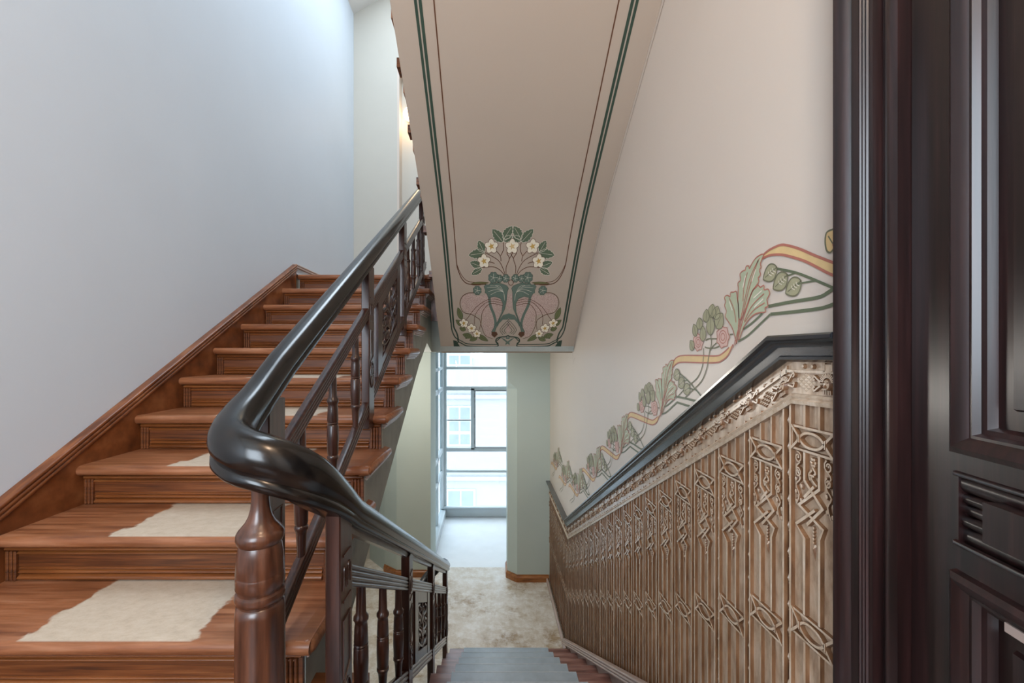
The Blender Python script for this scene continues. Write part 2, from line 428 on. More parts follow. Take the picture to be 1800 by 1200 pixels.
# ------------------------------------------------------------------ glazed bay
BY = 6.93; sc = BY / 740; zz = lambda y: EYE - (y - 620) * sc; xx = lambda x: (x - 860) * sc
bw = MB()
bw.box(0.75, 0.95, 5.30, 5.56, LOW, 1.5); bw.box(-0.95, 0.95, 5.5, 7.1, 1.35, 1.5)
bw.box(0.2185, 0.95, 5.30, 5.36, LOW, 1.4)
tag(bw.build('wall_bay', 'green_wall'), 'pale walls and ceiling of the glazed bay', 'wall', 'structure')

def bar(m, x0, x1, z0, z1, y0=BY, d=0.05): m.cbox(x0, x1, y0, y0 + d, z0, z1, 0.004)
win = tag(empty('window_1', (0, BY, LOW)), 'tall pale framed window at the end of the glazed bay', 'window', 'structure')
fx0, fx1 = xx(779), 0.75
m = MB(); bar(m, fx0, fx0 + 0.055, LOW, 1.35, d=0.07); bar(m, fx1 - 0.05, fx1, LOW, 1.35, d=0.07); m.build('frame', 'white_frame', win, 40)
m = MB(); m.cbox(fx0, fx1, BY - 0.03, BY + 0.06, LOW, zz(893), 0.006); m.build('sill', 'white_frame', win, 40)
m = MB(); m.cbox(fx0, fx1, BY - 0.06, BY + 0.02, zz(893), zz(889), 0.006); m.build('sill_board', 'white_frame', win, 40)
tr = [(646.7, 0.045), (682.5, 0.068), (790, 0.064), (828, 0.04)]
for y, h in tr:
    m = MB(); bar(m, fx0 + 0.05, fx1 - 0.05, zz(y) - h / 2, zz(y) + h / 2, BY - 0.01, 0.07); m.build('transom', 'white_frame', win, 40)
mx = xx(831)
m = MB(); bar(m, mx - 0.032, mx + 0.032, zz(790), zz(682), BY - 0.01, 0.07); m.build('mullion', 'white_frame', win, 40)
m = MB()
c0, c1, cz0, cz1 = mx + 0.032, fx1 - 0.05, zz(787), zz(686)
for q in ((c0, c0 + 0.012, cz0, cz1), (c1 - 0.012, c1, cz0, cz1), (c0, c1, cz0, cz0 + 0.012), (c0, c1, cz1 - 0.012, cz1)): m.box(q[0], q[1], BY - 0.014, BY + 0.05, q[2], q[3])
m.build('casement_edge', 'steel', win)
m = MB()
for z in (cz1 - 0.08, cz1 - 0.42, cz0 + 0.1): m.cbox(c0 - 0.008, c0 + 0.012, BY - 0.026, BY - 0.008, z - 0.03, z + 0.03, 0.003)
m.build('hinge', 'steel', win)
edges = [1.35, zz(646.7), zz(682.5), zz(790), zz(828), zz(893)]
for i in range(5):
    if i == 2:
        MB().box(fx0 + 0.05, mx - 0.03, BY + 0.02, BY + 0.026, edges[3], edges[2]).build('pane', 'glass', win)
        MB().box(mx + 0.03, fx1 - 0.05, BY + 0.02, BY + 0.026, edges[3], edges[2]).build('pane', 'glass', win)
    else: MB().box(fx0 + 0.05, fx1 - 0.05, BY + 0.02, BY + 0.026, edges[i+1], edges[i]).build('pane', 'glass', win)
def side_window(name, label, x_out, x_in, sgn):
    wd = tag(empty(name, (x_in, 6.2, LOW)), label, 'window', 'structure')
    a, c = min(x_out, x_in), max(x_out, x_in)
    m = MB(); m.cbox(a, c, 5.54, 5.60, LOW, 1.35, 0.004); m.cbox(a, c, BY - 0.05, BY, LOW, 1.35, 0.004); m.build('frame', 'white_frame', wd, 40)
    m = MB(); m.cbox(a - (0.05 if sgn < 0 else 0.0), c + (0.05 if sgn > 0 else 0.0), 5.545, BY, LOW, LOW + 0.13, 0.01); m.build('sill', 'white_frame', wd, 40)
    for y, h in tr:
        m = MB(); m.cbox(a, c, 5.58, BY - 0.02, zz(y) - h / 2, zz(y) + h / 2, 0.004); m.build('transom', 'white_frame', wd, 40)
    MB().cbox(a, c, 6.24, 6.30, LOW + 0.1, 1.35, 0.004).build('mullion', 'white_frame', wd, 40)
    for i in range(5):
        for p, q in ((5.60, 6.24), (6.30, BY - 0.05)):
            MB().box(a + 0.02, a + 0.026, p, q, edges[i+1], edges[i]).build('pane', 'glass', wd)
side_window('window_2', 'pale framed side window on the left of the glazed bay', fx0 - 0.05, fx0, 1)
side_window('window_3_added', 'unseen side window added on the right of the glazed bay for more light', 0.80, 0.75, -1)  # unseen, added so more daylight reaches the lower landing

# house across the yard
YB = 15.0; sb = YB / 740
hz = lambda y: EYE - (y - 620) * sb; hx = lambda x: (x - 860) * sb
hs = tag(empty('building', (0, YB, hz(1100))), 'white rendered building across the yard, seen through the bay window', 'building')
MB().box(-9, 9, YB, YB + 3, hz(1100), 2.6).build('facade', 'facade', hs)
MB().extr([(YB - 0.35, 2.6), (YB + 3.3, 2.6), (YB + 2.6, 3.3), (YB + 0.5, 3.3)], lambda q: (-9.3, q[0], q[1]), lambda q: (9.3, q[0], q[1])).build('roof', 'steel', hs)
for x0, x1, y0, y1 in ((790, 826, 716, 736), (790, 826, 740, 757), (790, 826, 763, 780), (790, 826, 625, 640), (788, 832, 862, 892), (905, 950, 716, 780), (905, 950, 862, 892), (700, 745, 716, 780)):
    f = MB().box(hx(x0) - 0.08, hx(x1) + 0.08, YB - 0.04, YB + 0.05, hz(y1) - 0.06, hz(y0) + 0.06).build('window', 'white_frame', hs)
    MB().box(hx(x0), hx((x0 + x1) / 2) - 0.03, YB - 0.06, YB, hz(y1), hz(y0)).build('pane', 'far_glass', f)
    MB().box(hx((x0 + x1) / 2) + 0.03, hx(x1), YB - 0.06, YB, hz(y1), hz(y0)).build('pane', 'far_glass', f)
for y in (843, 700):
    MB().box(-9, 9, YB - 0.12, YB, hz(y), hz(y) + 0.14).build('string_course', 'facade', hs)
tag(MB().box(-14, 14, 7.4, 22, hz(1100) - 0.3, hz(1100)).build('ground_yard', 'bay_floor'), 'pale paved yard outside the bay window', 'ground', 'structure')

# ------------------------------------------------------------------ flight going up
st = tag(empty('staircase', (-1.13, UY0, 0)), 'amber wooden staircase going up on the left with worn bare strip', 'staircase')
body = []
TH = 0.45
for n in range(1, 11):
    y = UY0 + (n - 1) * RUN + 0.045
    body += [(y, (n - 1) * RISE - 0.045 if n > 1 else -0.045), (y, n * RISE - 0.045)]
body += [(3.905, 10 * RISE - 0.045), (3.905, 0.995), (3.62, UP_Z(3.62) - TH - 0.06), (3.2, UP_Z(3.2) - TH), (UY0 + 0.045, UP_Z(UY0 + 0.045) - TH)]
MB().prism_x(body, XL + 0.002, -0.535).build('plaster_side', 'plaster', st)
# nosing profile of a tread: (y, z) from its own nosing at the origin
def nose(y1, th=0.042, r=0.02):
    p = [(y1, 0), (y1, -th)]
    for k in range(7):
        a = -math.pi / 2 - math.pi * k / 6
        p.append((r + r * math.cos(a), -th / 2 + th / 2 * math.sin(a)))
    return p
TX0 = -1.738
mt = MB().prism_x(nose(0.345), TX0, -0.508); tread_me, tc = mt.mesh('tread', 'tread_wood', 40)
# end of a tread: rounded return that runs back past the next riser
def ret_mesh(x0, x1, y1, th, r, y0=0.0, z=0.0):
    m = MB(); vs = []; fs = []
    prof = [(0, 0)] + [(x1 - x0 - r + r * math.sin(math.pi * k / 6), -th / 2 + th / 2 * math.cos(math.pi * k / 6)) for k in range(7)] + [(0, -th)]
    ring = []
    for yy, ins in ((y0 + 0.008, 0.013), (y0 + 0.012, 0.006), (y0 + r + 0.004, 0), (y1 - 0.03, 0), (y1, 0.034)):
        ring.append([(x0 + max(0, (a - ins) if a > 0.01 else a), yy, z + bb) for a, bb in prof])
    n = len(prof)
    for rg in ring: vs += rg
    for k in range(len(ring) - 1):
        for i in range(n): fs.append((k*n+i, k*n+(i+1) % n, k*n+n+(i+1) % n, k*n+n+i))
    fs += [tuple(range(n)), tuple(range((len(ring)-1)*n, len(ring)*n))]
    return m.add(vs, fs)
ret_me, rc = ret_mesh(-0.55, UEND, 0.40, 0.0424, 0.018, 0.004, 0.0002).mesh('return_nosing', 'tread_wood', 40)
cove = MB()
for k, (ox, zz0, zz1) in enumerate(((0.030, -0.042, -0.052), (0.022, -0.052, -0.062), (0.012, -0.062, -0.074))):
    cove.cbox(-0.55, UEND - 0.045 + ox, 0.05, 0.385 - k * 0.012, zz1, zz0, 0.002)
cove_me, cc = cove.mesh('return_moulding', 'skirt', 40)
# riser pieces, from the tread's nosing at the origin, riser face at y = +0.04
ry = 0.042
riser_me, ric = MB().box(TX0, -0.545, ry, ry + 0.02, -RISE, -0.03).mesh('riser', 'riser')
def bead_x(m, x0, x1, y, z, r, n=8):
    m.prism_x([(y + 0.001 - abs(math.cos(math.pi * k / n - math.pi / 2)) * r * 1.25, z - r + 2 * r * k / n) for k in range(n + 1)] + [(y + 0.004, z + r), (y + 0.004, z - r)], x0, x1)
m = MB()
for z, r in ((-RISE + 0.012, 0.012), (-RISE + 0.031, 0.008), (-RISE + 0.044, 0.005)): bead_x(m, TX0 + 0.05, -0.60, ry, z, r)
basem_me, bmc = m.mesh('base_moulding', 'moulding', 50)
m = MB()
bead_x(m, TX0 + 0.01, -0.54, ry - 0.006, -0.052, 0.011); bead_x(m, TX0 + 0.03, -0.56, ry, -0.072, 0.007)
m.box(TX0 + 0.01, -0.54, ry - 0.008, ry + 0.004, -0.052, -0.040)
covem_me, cmc = m.mesh('nosing_moulding', 'moulding', 50)
m = MB()
for x in (TX0 + 0.004, TX0 + 0.018, TX0 + 0.032): m.cbox(x, x + 0.011, ry - 0.012, ry + 0.004, -RISE, -0.06, 0.003)
endl_me, elc = m.mesh('reeded_block', 'riser', 40)
m = MB()
for x in (-0.592, -0.578, -0.564): m.cbox(x, x + 0.011, ry - 0.012, ry + 0.004, -RISE, -0.06, 0.003)
m.box(-0.55, -0.538, ry - 0.010, ry + 0.10, -RISE, -0.045)
endr_me, erc = m.mesh('reeded_block', 'riser', 40)
for n in range(1, 11):
    o = Vector((0, UY0 + (n - 1) * RUN, n * RISE))
    if n < 10: place('tread', tread_me, o + tc, st); place('return_nosing', ret_me, o + rc, st); place('return_moulding', cove_me, o + cc, st)
    else:
        MB().prism_x(nose(0.10), TX0, -0.50).build('tread', 'tread_wood', st, 40).location += o
        MB().box(-0.56, -0.49, 0.0, 0.09, -0.042, 0.0).build('return_nosing', 'tread_wood', st).location += o
    place('riser', riser_me, o + ric, st); place('base_moulding', basem_me, o + bmc, st)
    place('nosing_moulding', covem_me, o + cmc, st); place('reeded_block', endl_me, o + elc, st); place('reeded_block', endr_me, o + erc, st)
# wall string
sy0, sy1 = 0.75, 3.79
so = 0.10
def slab(name, x0, x1, ya, yb, f0, f1, mat, par, smooth=None):
    return MB().prism_x([(ya, f0(ya)), (yb, f0(yb)), (yb, f1(yb)), (ya, f1(ya))], x0, x1).build(name, mat, par, smooth)
slab('wall_string', XL + 0.001, -1.737, sy0, sy1, lambda y: UP_Z(y) - 0.30, lambda y: UP_Z(y) + so - 0.05, 'string', st)
def reed_prof(x0, x1, z0, z1, n):
    """profile with n beads on the +x side"""
    p = [(x0, z0), (x0, z1)]; h = (z1 - z0) / n
    for i in range(n):
        zt = z1 - i * h
        for k in range(5):
            a = math.pi * (k + 0.3) / 4.6
            p.append((x1 - 0.006 + 0.006 * math.sin(a), zt - h / 2 + h / 2 * 0.92 * math.cos(a)))
    return p
def sloped_prof(name, prof, ya, yb, line, mat, par, smooth=45):
    """profile (x, height above line) drawn along a line in the YZ plane with plumb ends"""
    m = MB(); n = len(prof)
    vs = [(x, ya, line(ya) + h) for x, h in prof] + [(x, yb, line(yb) + h) for x, h in prof]
    fs = [(i, (i + 1) % n, n + (i + 1) % n, n + i) for i in range(n)]
    for t in tessellate_polygon([[Vector((x, h, 0)) for x, h in prof]]): fs += [tuple(t), tuple(n + i for i in reversed(t))]
    m.add(vs, fs); return m.build(name, mat, par, smooth)
sloped_prof('string_moulding', reed_prof(XL + 0.001, -1.728, so - 0.06, so, 3), sy0, sy1, UP_Z, 'string', st)
skl = tag(empty('baseboard_upper', (XL, 4.6, HIGH)), 'pale skirting on the upper half landing wall', 'baseboard', 'structure')
MB().box(XL, XL + 0.03, sy1, BACK, HIGH, HIGH + 0.06).build('board', 'wall_cool', skl)
sloped_prof('moulding', reed_prof(XL, XL + 0.042, 0.05, 0.09, 2), sy1, BACK, lambda y: HIGH, 'skirt', skl)

# ------------------------------------------------------------------ flight going down
sd = tag(empty('staircase', (0.17, DY0, LOW)), 'worn red-brown stairs going down with blue-grey runner strips', 'staircase')
DX0, DX1 = -0.335, XR - 0.03
body = [(DY0 + 0.0, -0.045)]
for n in range(1, 11):
    y = DY0 + (n - 1) * RUN - 0.03
    body += [(y, -(n - 1) * RISE - 0.045), (y, -n * RISE - 0.045)] if n < 10 else [(y, -(n-1) * RISE - 0.045), (y, LOW)]
body = [(DY0 - 0.03, -0.045)] + sum([[(DY0 + (n - 1) * RUN - 0.03, -(n - 1) * RISE - 0.045), (DY0 + (n - 1) * RUN - 0.03, max(LOW, -n * RISE - 0.045))] for n in range(1, 11)], [])[1:]
body += [(3.2, LOW), (DY0 - 0.03, -0.32)]
MB().prism_x(body, DX0 + 0.03, DX1).build('step_body', 'plaster', sd)
def dnose(y0, th=0.04, r=0.02):
    p = [(y0, -th), (y0, 0)]
    for k in range(7):
        a = math.pi / 2 - math.pi * k / 6
        p.append((-r + r * math.cos(a), -th / 2 + th / 2 * math.sin(a)))
    return p
dt_me, dtc = MB().prism_x(dnose(-0.345), DX0, DX1).mesh('tread', 'down_tread', 40)
dr_me, drc = MB().box(DX0 + 0.02, DX1, -0.05, -0.028, -RISE, -0.03).mesh('riser', 'riser')
ed_me, edc = MB().prism_x([(-0.010, 0.0046), (0.0035, -0.003), (0.0045, -0.007), (0.0025, -0.004), (-0.010, 0.003)], -0.215, 0.50).mesh('edge_highlight', 'edge')
rn_me, rnc = MB().prism_x([(-0.32, 0.0), (-0.32, 0.004), (-0.012, 0.004), (0.003, -0.004), (0.006, -0.03), (0.0, -0.03), (-0.004, -0.002), (-0.012, 0.0)], -0.215, 0.50).mesh('runner_strip', 'runner', 40)
for n in range(0, 10):
    o = Vector((0, DY0 + n * RUN, -n * RISE))
    place('tread', dt_me, o + dtc, sd); place('riser', dr_me, o + drc, sd); place('edge_highlight', ed_me, o + edc, place('runner_strip', rn_me, o + rnc, sd))
# skirting board of the down flight along the right wall
slab('wall_string', XR - 0.03, XR - 0.001, DY0 - 0.06, 3.70, lambda y: DN_Z(y) - 0.33, lambda y: DN_Z(y) + 0.02, 'skirt', sd)
sloped_prof('string_moulding', [(-x + 2 * XR - 0.040, h) for x, h in reed_prof(XR - 0.001, XR + 0.03, 0.015, 0.065, 3)], DY0 - 0.06, 3.74, DN_Z, 'skirt', sd)
tag(sloped_prof('baseboard_lower', [(-x + 2 * XR - 0.030, h) for x, h in reed_prof(XR - 0.001, XR + 0.018, 0.0, 0.05, 2)], 3.74, 4.95, lambda y: LOW, 'skirt', None), 'thin pale skirting below panelling on the lower half landing', 'baseboard', 'structure')

# ------------------------------------------------------------------ overhead flight with painted soffit
FX0 = -0.411
SP = [(3.62, 0.988)]                            # fall of the soffit: steeper towards its foot
_y, _z = 3.62, 0.988
while _y > 0.96:
    _s = 0.93 if _y > 2.95 else (0.637 if _y < 2.55 else 0.637 + 0.293 * (_y - 2.55) / 0.40)
    _y -= 0.03; _z += _s * 0.03; SP.append((_y, _z))
SP += [(0.75, 3.06), (-2.0, 3.06)]; SP.reverse()
def soff(y):
    for (a, za), (c, zc_) in zip(SP, SP[1:]):
        if y <= c: return za + (zc_ - za) * (y - a) / (c - a)
    (a, za), (c, zc_) = SP[-2:]; return za + (zc_ - za) * (y - a) / (c - a)
so_ = tag(empty('staircase', (0.15, 3.6, HIGH)), 'overhead flight with cream soffit painted with borders and flower ornament', 'staircase')
OY = lambda n: 3.30 - (n - 1) * 0.272          # nosing of overhead tread n, facing away from the camera
top = [(3.62, HIGH - 0.05)]
for n in range(1, 11):
    top += [(OY(n) - 0.02, HIGH + (n - 1) * RISE - 0.05), (OY(n) - 0.02, HIGH + n * RISE - 0.05)]
top += [(-1.9, 3.36)]
prof = [(y, z) for y, z in SP if y > -1.9] + top
prof = [(-1.9, 3.06)] + prof
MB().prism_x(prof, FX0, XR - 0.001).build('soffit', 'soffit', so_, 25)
# the floor above the landing, left part
tag(MB().box(XL, FX0, -1.9, 0.55, 3.06, 3.40).build('ceiling_landing', 'ceil'), 'pale underside of the floor above the landing', 'ceiling', 'structure')
ot_me, otc = MB().prism_x([(-y, z) for y, z in nose(0.30)], FX0 - 0.035, XR - 0.03).mesh('tread', 'tread_wood', 40)
or_me, orc = MB().box(FX0 + 0.01, XR - 0.03, -0.05, -0.02, -RISE, -0.03).mesh('riser', 'riser')
for n in range(1, 11):
    o = Vector((0, OY(n), HIGH + n * RISE)); place('tread', ot_me, o + otc, so_); place('riser', or_me, o + orc, so_)
# tread ends seen past the soffit's edge
for n in range(1, 10):
    yy = OY(n) - 0.16; z = soff(yy) + 0.115
    m = MB().prism_x([(yy - 0.03, z), (yy + 0.05, z), (yy + 0.065, z + 0.022), (yy + 0.05, z + 0.045), (yy - 0.03, z + 0.045)], FX0 - 0.034, FX0 + 0.01)
    m.build('tread_end', 'riser', so_)

# ---- paint on a surface: flat patches lying on it
def fill(m, pts, mp, lay):
    n = len(pts); b0 = len(m.v)
    m.v += [mp(p[0], p[1], lay) for p in pts]
    for t in tessellate_polygon([[Vector((p[0], p[1], 0)) for p in pts]]): m.f.append(tuple(b0 + i for i in t))
def line(m, pts, wd, mp, lay, closed=False):
    if closed: pts = list(pts) + [pts[0]]
    n = len(pts); b0 = len(m.v)
    for i, p in enumerate(pts):
        a = pts[max(i-1, 0)]; c = pts[min(i+1, n-1)]
        if closed and i in (0, n - 1): a = pts[n-2]; c = pts[1]
        dx, dy = c[0]-a[0], c[1]-a[1]; L = math.hypot(dx, dy) or 1
        ww = wd(i / (n - 1)) if callable(wd) else wd
        m.v.append(mp(p[0] - dy / L * ww / 2, p[1] + dx / L * ww / 2, lay)); m.v.append(mp(p[0] + dy / L * ww / 2, p[1] - dx / L * ww / 2, lay))
    for i in range(n - 1): m.f.append((b0 + 2*i, b0 + 2*i + 1, b0 + 2*i + 3, b0 + 2*i + 2))
def sm(pts, n=5, closed=False): return [(p[0], p[1]) for p in catmull([(a, b_, 0) for a, b_ in pts], n, closed)]
def leaf_pts(bx, by, tx, ty, wd, lobes=0):
    """leaf outline from base to tip"""
    dx, dy = tx - bx, ty - by; L = math.hypot(dx, dy); ux, uy = dx / L, dy / L; nx, ny = -uy, ux
    N = 16; right = []; left = []
    for i in range(N + 1):
        t = i / N; r = wd / 2 * math.sin(math.pi * t ** 0.85) ** 0.8 if 0 < t < 1 else 0
        if lobes: r *= 1 - 0.20 * (((t * lobes) % 1) > 0.6)
        right.append((bx + ux * L * t + nx * r, by + uy * L * t + ny * r)); left.append((bx + ux * L * t - nx * r, by + uy * L * t - ny * r))
    return right + left[::-1][1:-1]
def scallop(cx, cy, r, n=9, a0=0, a1=2 * math.pi, depth=0.14):
    out = []; steps = n * 6
    for i in range(steps + (0 if a1 - a0 > 6.2 else 1)):
        t = i / steps; a = a0 + (a1 - a0) * t
        rr = r * (1 - depth + depth * abs(math.sin(math.pi * n * t)))
        out.append((cx + rr * math.cos(a), cy + rr * math.sin(a)))
    return out
class Paint:
    """painted ornament: every leaf, flower, stem and patch is one flat part with its outline"""
    def __init__(s, mp): s.mp = mp; s.e = []; s.open = False
    def new(s, name): s.e.append([name, {}])
    def jit(s): return (len(s.e) * 4 % 11) * 0.00004   # no two coats exactly level
    def g(s, c): return s.e[-1][1].setdefault(c, MB())
    def fill(s, c, pts, lay=1, name='painted_patch'):
        if not s.open: s.new(name)
        fill(s.g(c), pts, s.mp, lay * 0.0005 + s.jit())
    def line(s, c, pts, wd, lay=2, closed=False, name='painted_line'):
        if not s.open: s.new(name)
        line(s.g(c), pts, wd, s.mp, lay * 0.0005 + s.jit(), closed)
    def leaf(s, c, oc, bx, by, tx, ty, wd, lobes=0, lw=0.004, lay=2):
        s.new('painted_leaf'); was, s.open = s.open, True
        p = leaf_pts(bx, by, tx, ty, wd, lobes); s.fill(c, p, lay); s.line(oc, p, lw, lay + 1, True)
        s.line(oc, [(bx, by), ((bx + tx) / 2, (by + ty) / 2), (bx + (tx - bx) * .85, by + (ty - by) * .85)], lw * .8, lay + 1)
        s.open = was
    def flower(s, x, y, r, cp='p_cream', co_='p_brown', cc_='p_gold', lw=0.003, lay=3):
        s.new('painted_flower'); s.open = True
        p = scallop(x, y, r, 5, 0.3, 0.3 + 2 * math.pi, 0.32); s.fill(cp, p, lay); s.line(co_, p, lw, lay + 1, True)
        star = [(x + r * (0.5 if i % 2 == 0 else 0.2) * math.cos(0.62 + i * math.pi / 5), y + r * (0.5 if i % 2 == 0 else 0.2) * math.sin(0.62 + i * math.pi / 5)) for i in range(10)]
        s.fill(cc_, star, lay + 1); s.open = False
    def build(s, parent):
        for name, d in s.e:
            v = []; f = []; mi = []
            for k, (c, m) in enumerate(d.items()):
                f += [tuple(len(v) + i for i in q) for q in m.f]; mi += [k] * len(m.f); v += m.v
            ctr = Vector([(min(p[i] for p in v) + max(p[i] for p in v)) / 2 for i in range(3)])
            me = bpy.data.meshes.new(name); me.from_pydata([tuple(Vector(p) - ctr) for p in v], [], f)
            for c in d: me.materials.append(M[c])
            for p, k in zip(me.polygons, mi): p.material_index = k
            place(name, me, ctr, parent)

# ---- soffit ornament. Flat coordinates: (x, s), s = length along the soffit's fall measured as Y
def smap(x, y, lay):
    e = 0.01; nz = (soff(y + e) - soff(y - e)) / (2 * e); L = math.hypot(1, nz)
    return (x, y + nz / L * (lay + 0.0004), soff(y) - 1 / L * (lay + 0.0004))
orn = empty('painted_ornament', (0.15, 3.2, 1.2)); orn.parent = so_; orn.location = Vector((0.15, 3.2, 1.2)) - so_.location
pt = Paint(smap); XC = 0.1535
def z6(x, y):
    """photo crop position -> place on the soffit (X, Y)"""
    px, py = 740 + x / 4.4437, 370 + y / 4.4437
    lo, hi = 1.0, 3.62
    for _ in range(40):
        md = (lo + hi) / 2
        if EYE - (py - 620) * md / 740 > soff(md): hi = md
        else: lo = md
    Y = (lo + hi) / 2; return ((px - 860) * Y / 740, Y)
def both(f):
    f(lambda p: p); f(lambda p: (2 * XC - p[0], p[1]))
yl = [1.0 + i * 0.1 for i in range(24)]
def borders(k):
    L = [y for y in yl if y < 3.36] + [3.36]
    for x, wd in ((-0.3055, 0.0125), (-0.2860, 0.0135)): pt.line('p_green', [k((x, y)) for y in L], wd, 1)
    # run out into the corner loop and along the foot
    c = [(-0.3045, 3.36), (-0.303, 3.42), (-0.285, 3.475), (-0.262, 3.50), (-0.262, 3.525), (-0.285, 3.535)]
    pt.line('p_green', [k(p) for p in sm(c)], 0.010, 1)
    c = [(-0.2865, 3.36), (-0.284, 3.40), (-0.266, 3.445), (-0.258, 3.49), (-0.262, 3.515)]
    pt.line('p_green', [k(p) for p in sm(c)], 0.012, 1)
    pt.fill('p_green', [k(p) for p in ((-0.300, 3.505), (-0.272, 3.512), (-0.262, 3.535), (-0.245, 3.565), (-0.300, 3.565))], 1)
    for dy, wd in ((0.0, 0.010), (-0.020, 0.007)):
        c = [(-0.262, 3.515 + dy), (-0.22, 3.54 + dy), (-0.18, 3.557 + dy), (-0.05, 3.562 + dy), (0.055, 3.562 + dy), (0.075, 3.548 + dy * .6), (0.055, 3.515), (0.065, 3.49 - dy), (0.10, 3.478), (0.135, 3.475), (XC, 3.465)]
        pt.line('p_green', [k(p) for p in sm(c)], wd, 2)
    L2 = [y for y in yl if y < 2.75]
    pt.line('p_brown', [k((-0.229, y)) for y in L2], 0.006, 1)
    pt.line('p_brown', [k(p) for p in sm([(-0.229, L2[-1]), (-0.229, 2.85), (-0.228, 2.95), z6(292, 470), z6(325, 540), z6(380, 574), z6(510, 575)])], 0.006, 1)
    pt.line('p_brown', [k(p) for p in sm([(-0.228, 2.95), z6(315, 500), z6(360, 548), z6(420, 560)])], 0.004, 1)
    pt.leaf('p_olive', 'p_brown', *k(z6(385, 574)), *k(z6(530, 562)), 0.022, 0, 0.002, 1)
both(borders)
def posy(k):
    K = lambda x, y: k(z6(x, y))
    # stems
    for c in ([(655, 500), (640, 450), (600, 385), (495, 325)], [(648, 500), (615, 462), (560, 438), (475, 445)], [(625, 395), (618, 352), (585, 312), (560, 300)],
              [(640, 240), (645, 300), (622, 352)], [(665, 498), (666, 440), (690, 375), (672, 335), (682, 305)], [(690, 375), (712, 338), (710, 310)], [(575, 412), (545, 402), (505, 398)]):
        pt.line('p_brown', [k(p) for p in sm([z6(*q) for q in c])], 0.0042, 1)
    for b_, t_, wd in (((640, 245), (556, 142), .048), ((645, 222), (714, 118), .046), ((645, 238), (716, 196), .030), ((492, 322), (448, 232), .044),
                       ((498, 328), (370, 348), .046), ((470, 436), (382, 402), .040), ((478, 450), (393, 500), .034)):
        pt.leaf('p_leaf', 'p_pale', *K(*b_), *K(*t_), wd * 1.35, 5, 0.0022, 2)
    for x, y, r in ((550, 278, .036), (492, 393, .035), (335, 878, .029), (395, 918, .030), (437, 960, .027)):
        pt.flower(*K(x, y), r * 1.3)
    # stippled grounds
    pt.fill('p_stipple', [K(*q) for q in ((310, 720), (325, 672), (375, 645), (440, 668), (520, 650), (560, 670), (620, 690), (640, 740), (590, 880), (560, 985), (510, 985), (478, 900), (480, 820), (400, 808), (335, 790))], 1)
    pt.line('p_brown', [k(p) for p in sm([z6(*q) for q in ((440, 642), (370, 643), (322, 672), (304, 730), (332, 792), (400, 812), (460, 850))])], 0.0045, 2)
    for c in ([(640, 705), (540, 690), (440, 745), (370, 830), (345, 860)], [(640, 722), (530, 708), (450, 770), (420, 830), (418, 890)], [(640, 740), (540, 726), (480, 790), (470, 870), (455, 930)], [(460, 850), (478, 920), (505, 975), (560, 1000)]):
        pt.line('p_brown', [k(p) for p in sm([z6(*q) for q in c])], 0.0036, 3)
    # acanthus scrolls
    pt.line('p_teal', [k(p) for p in sm([z6(*q) for q in ((532, 660), (542, 740), (572, 820), (582, 890), (562, 960))])], 0.020, 2)
    big = [K(*q) for q in ((492, 592), (505, 575), (530, 578), (545, 562), (575, 570), (600, 560), (640, 572), (672, 585), (684, 605), (674, 632), (668, 700), (655, 765), (622, 830), (592, 900), (566, 978), (550, 945), (600, 860), (632, 790), (640, 720), (622, 685), (580, 668), (540, 678), (522, 668), (512, 645), (500, 640), (502, 618))]
    pt.new('painted_leaf'); pt.open = True
    pt.fill('p_teal', big, 4); pt.line('p_green', big, 0.0022, 5, True)
    for e in ((515, 600), (540, 585), (580, 582), (525, 630), (545, 655)):
        pt.line('p_pale', [k(p) for p in sm([z6(*e), z6((e[0] + 640) / 2 + 10, (e[1] + 620) / 2 - 10), z6(645, 640), z6(652, 700)])], 0.0018, 5)
    pt.open = False
    for x, y, r in ((566, 522, .038), (440, 622, .032), (662, 528, .028), (612, 530, .026)):
        pt.new('painted_leaf'); pt.open = True
        p = scallop(*K(x, y), r, 8); pt.fill('p_teal', p, 3); pt.line('p_green', p, 0.002, 4, True)
        for a in range(5):
            c0 = K(x, y); pt.line('p_pale', [c0, (c0[0] + r * .7 * math.cos(a * 1.2), c0[1] + r * .7 * math.sin(a * 1.2))], 0.0016, 4)
        pt.open = False
    pt.fill('p_teal', [K(*q) for q in ((690, 800), (700, 830), (670, 850), (640, 850), (610, 880), (592, 915), (600, 870), (640, 815))], 3)
    pt.fill('p_brown', [K(*q) for q in ((552, 945), (590, 945), (600, 965), (575, 990), (550, 970))], 5)
    # corner leaves
    for b_, t_, wd in (((318, 850), (288, 755), .042), ((330, 900), (272, 852), .040), ((350, 930), (300, 915), .038), ((400, 985), (325, 965), .044), ((440, 985), (380, 1015), .040), ((440, 970), (525, 1018), .040), ((372, 960), (350, 1000), .034)):
        pt.leaf('p_olive', 'p_green', *K(*b_), *K(*t_), wd, 0, 0.0018, 2)
    for q in (((692, 845), (655, 880), (617, 930), (640, 968)), ((692, 862), (665, 892), (632, 932), (655, 962)), ((692, 880), (674, 905), (650, 935), (668, 957))):
        pt.line('p_green', [k(p) for p in sm([z6(*e) for e in q])], 0.0036, 2)
    pt.fill('p_stipple', [K(692, 850), K(662, 925), K(692, 958)], 2)
    pt.fill('p_teal', [K(*q) for q in ((622, 990), (650, 1000), (692, 1032), (692, 1050))], 3)
    pt.fill('p_teal', [K(*q) for q in ((664, 1002), (692, 980), (692, 1000))], 3)
    pt.fill('p_stipple', [K(668, 640), K(692, 652), K(692, 790), K(664, 745)], 1)
both(posy)
pt.flower(*z6(712, 278), 0.048, cc_='p_ribbon')
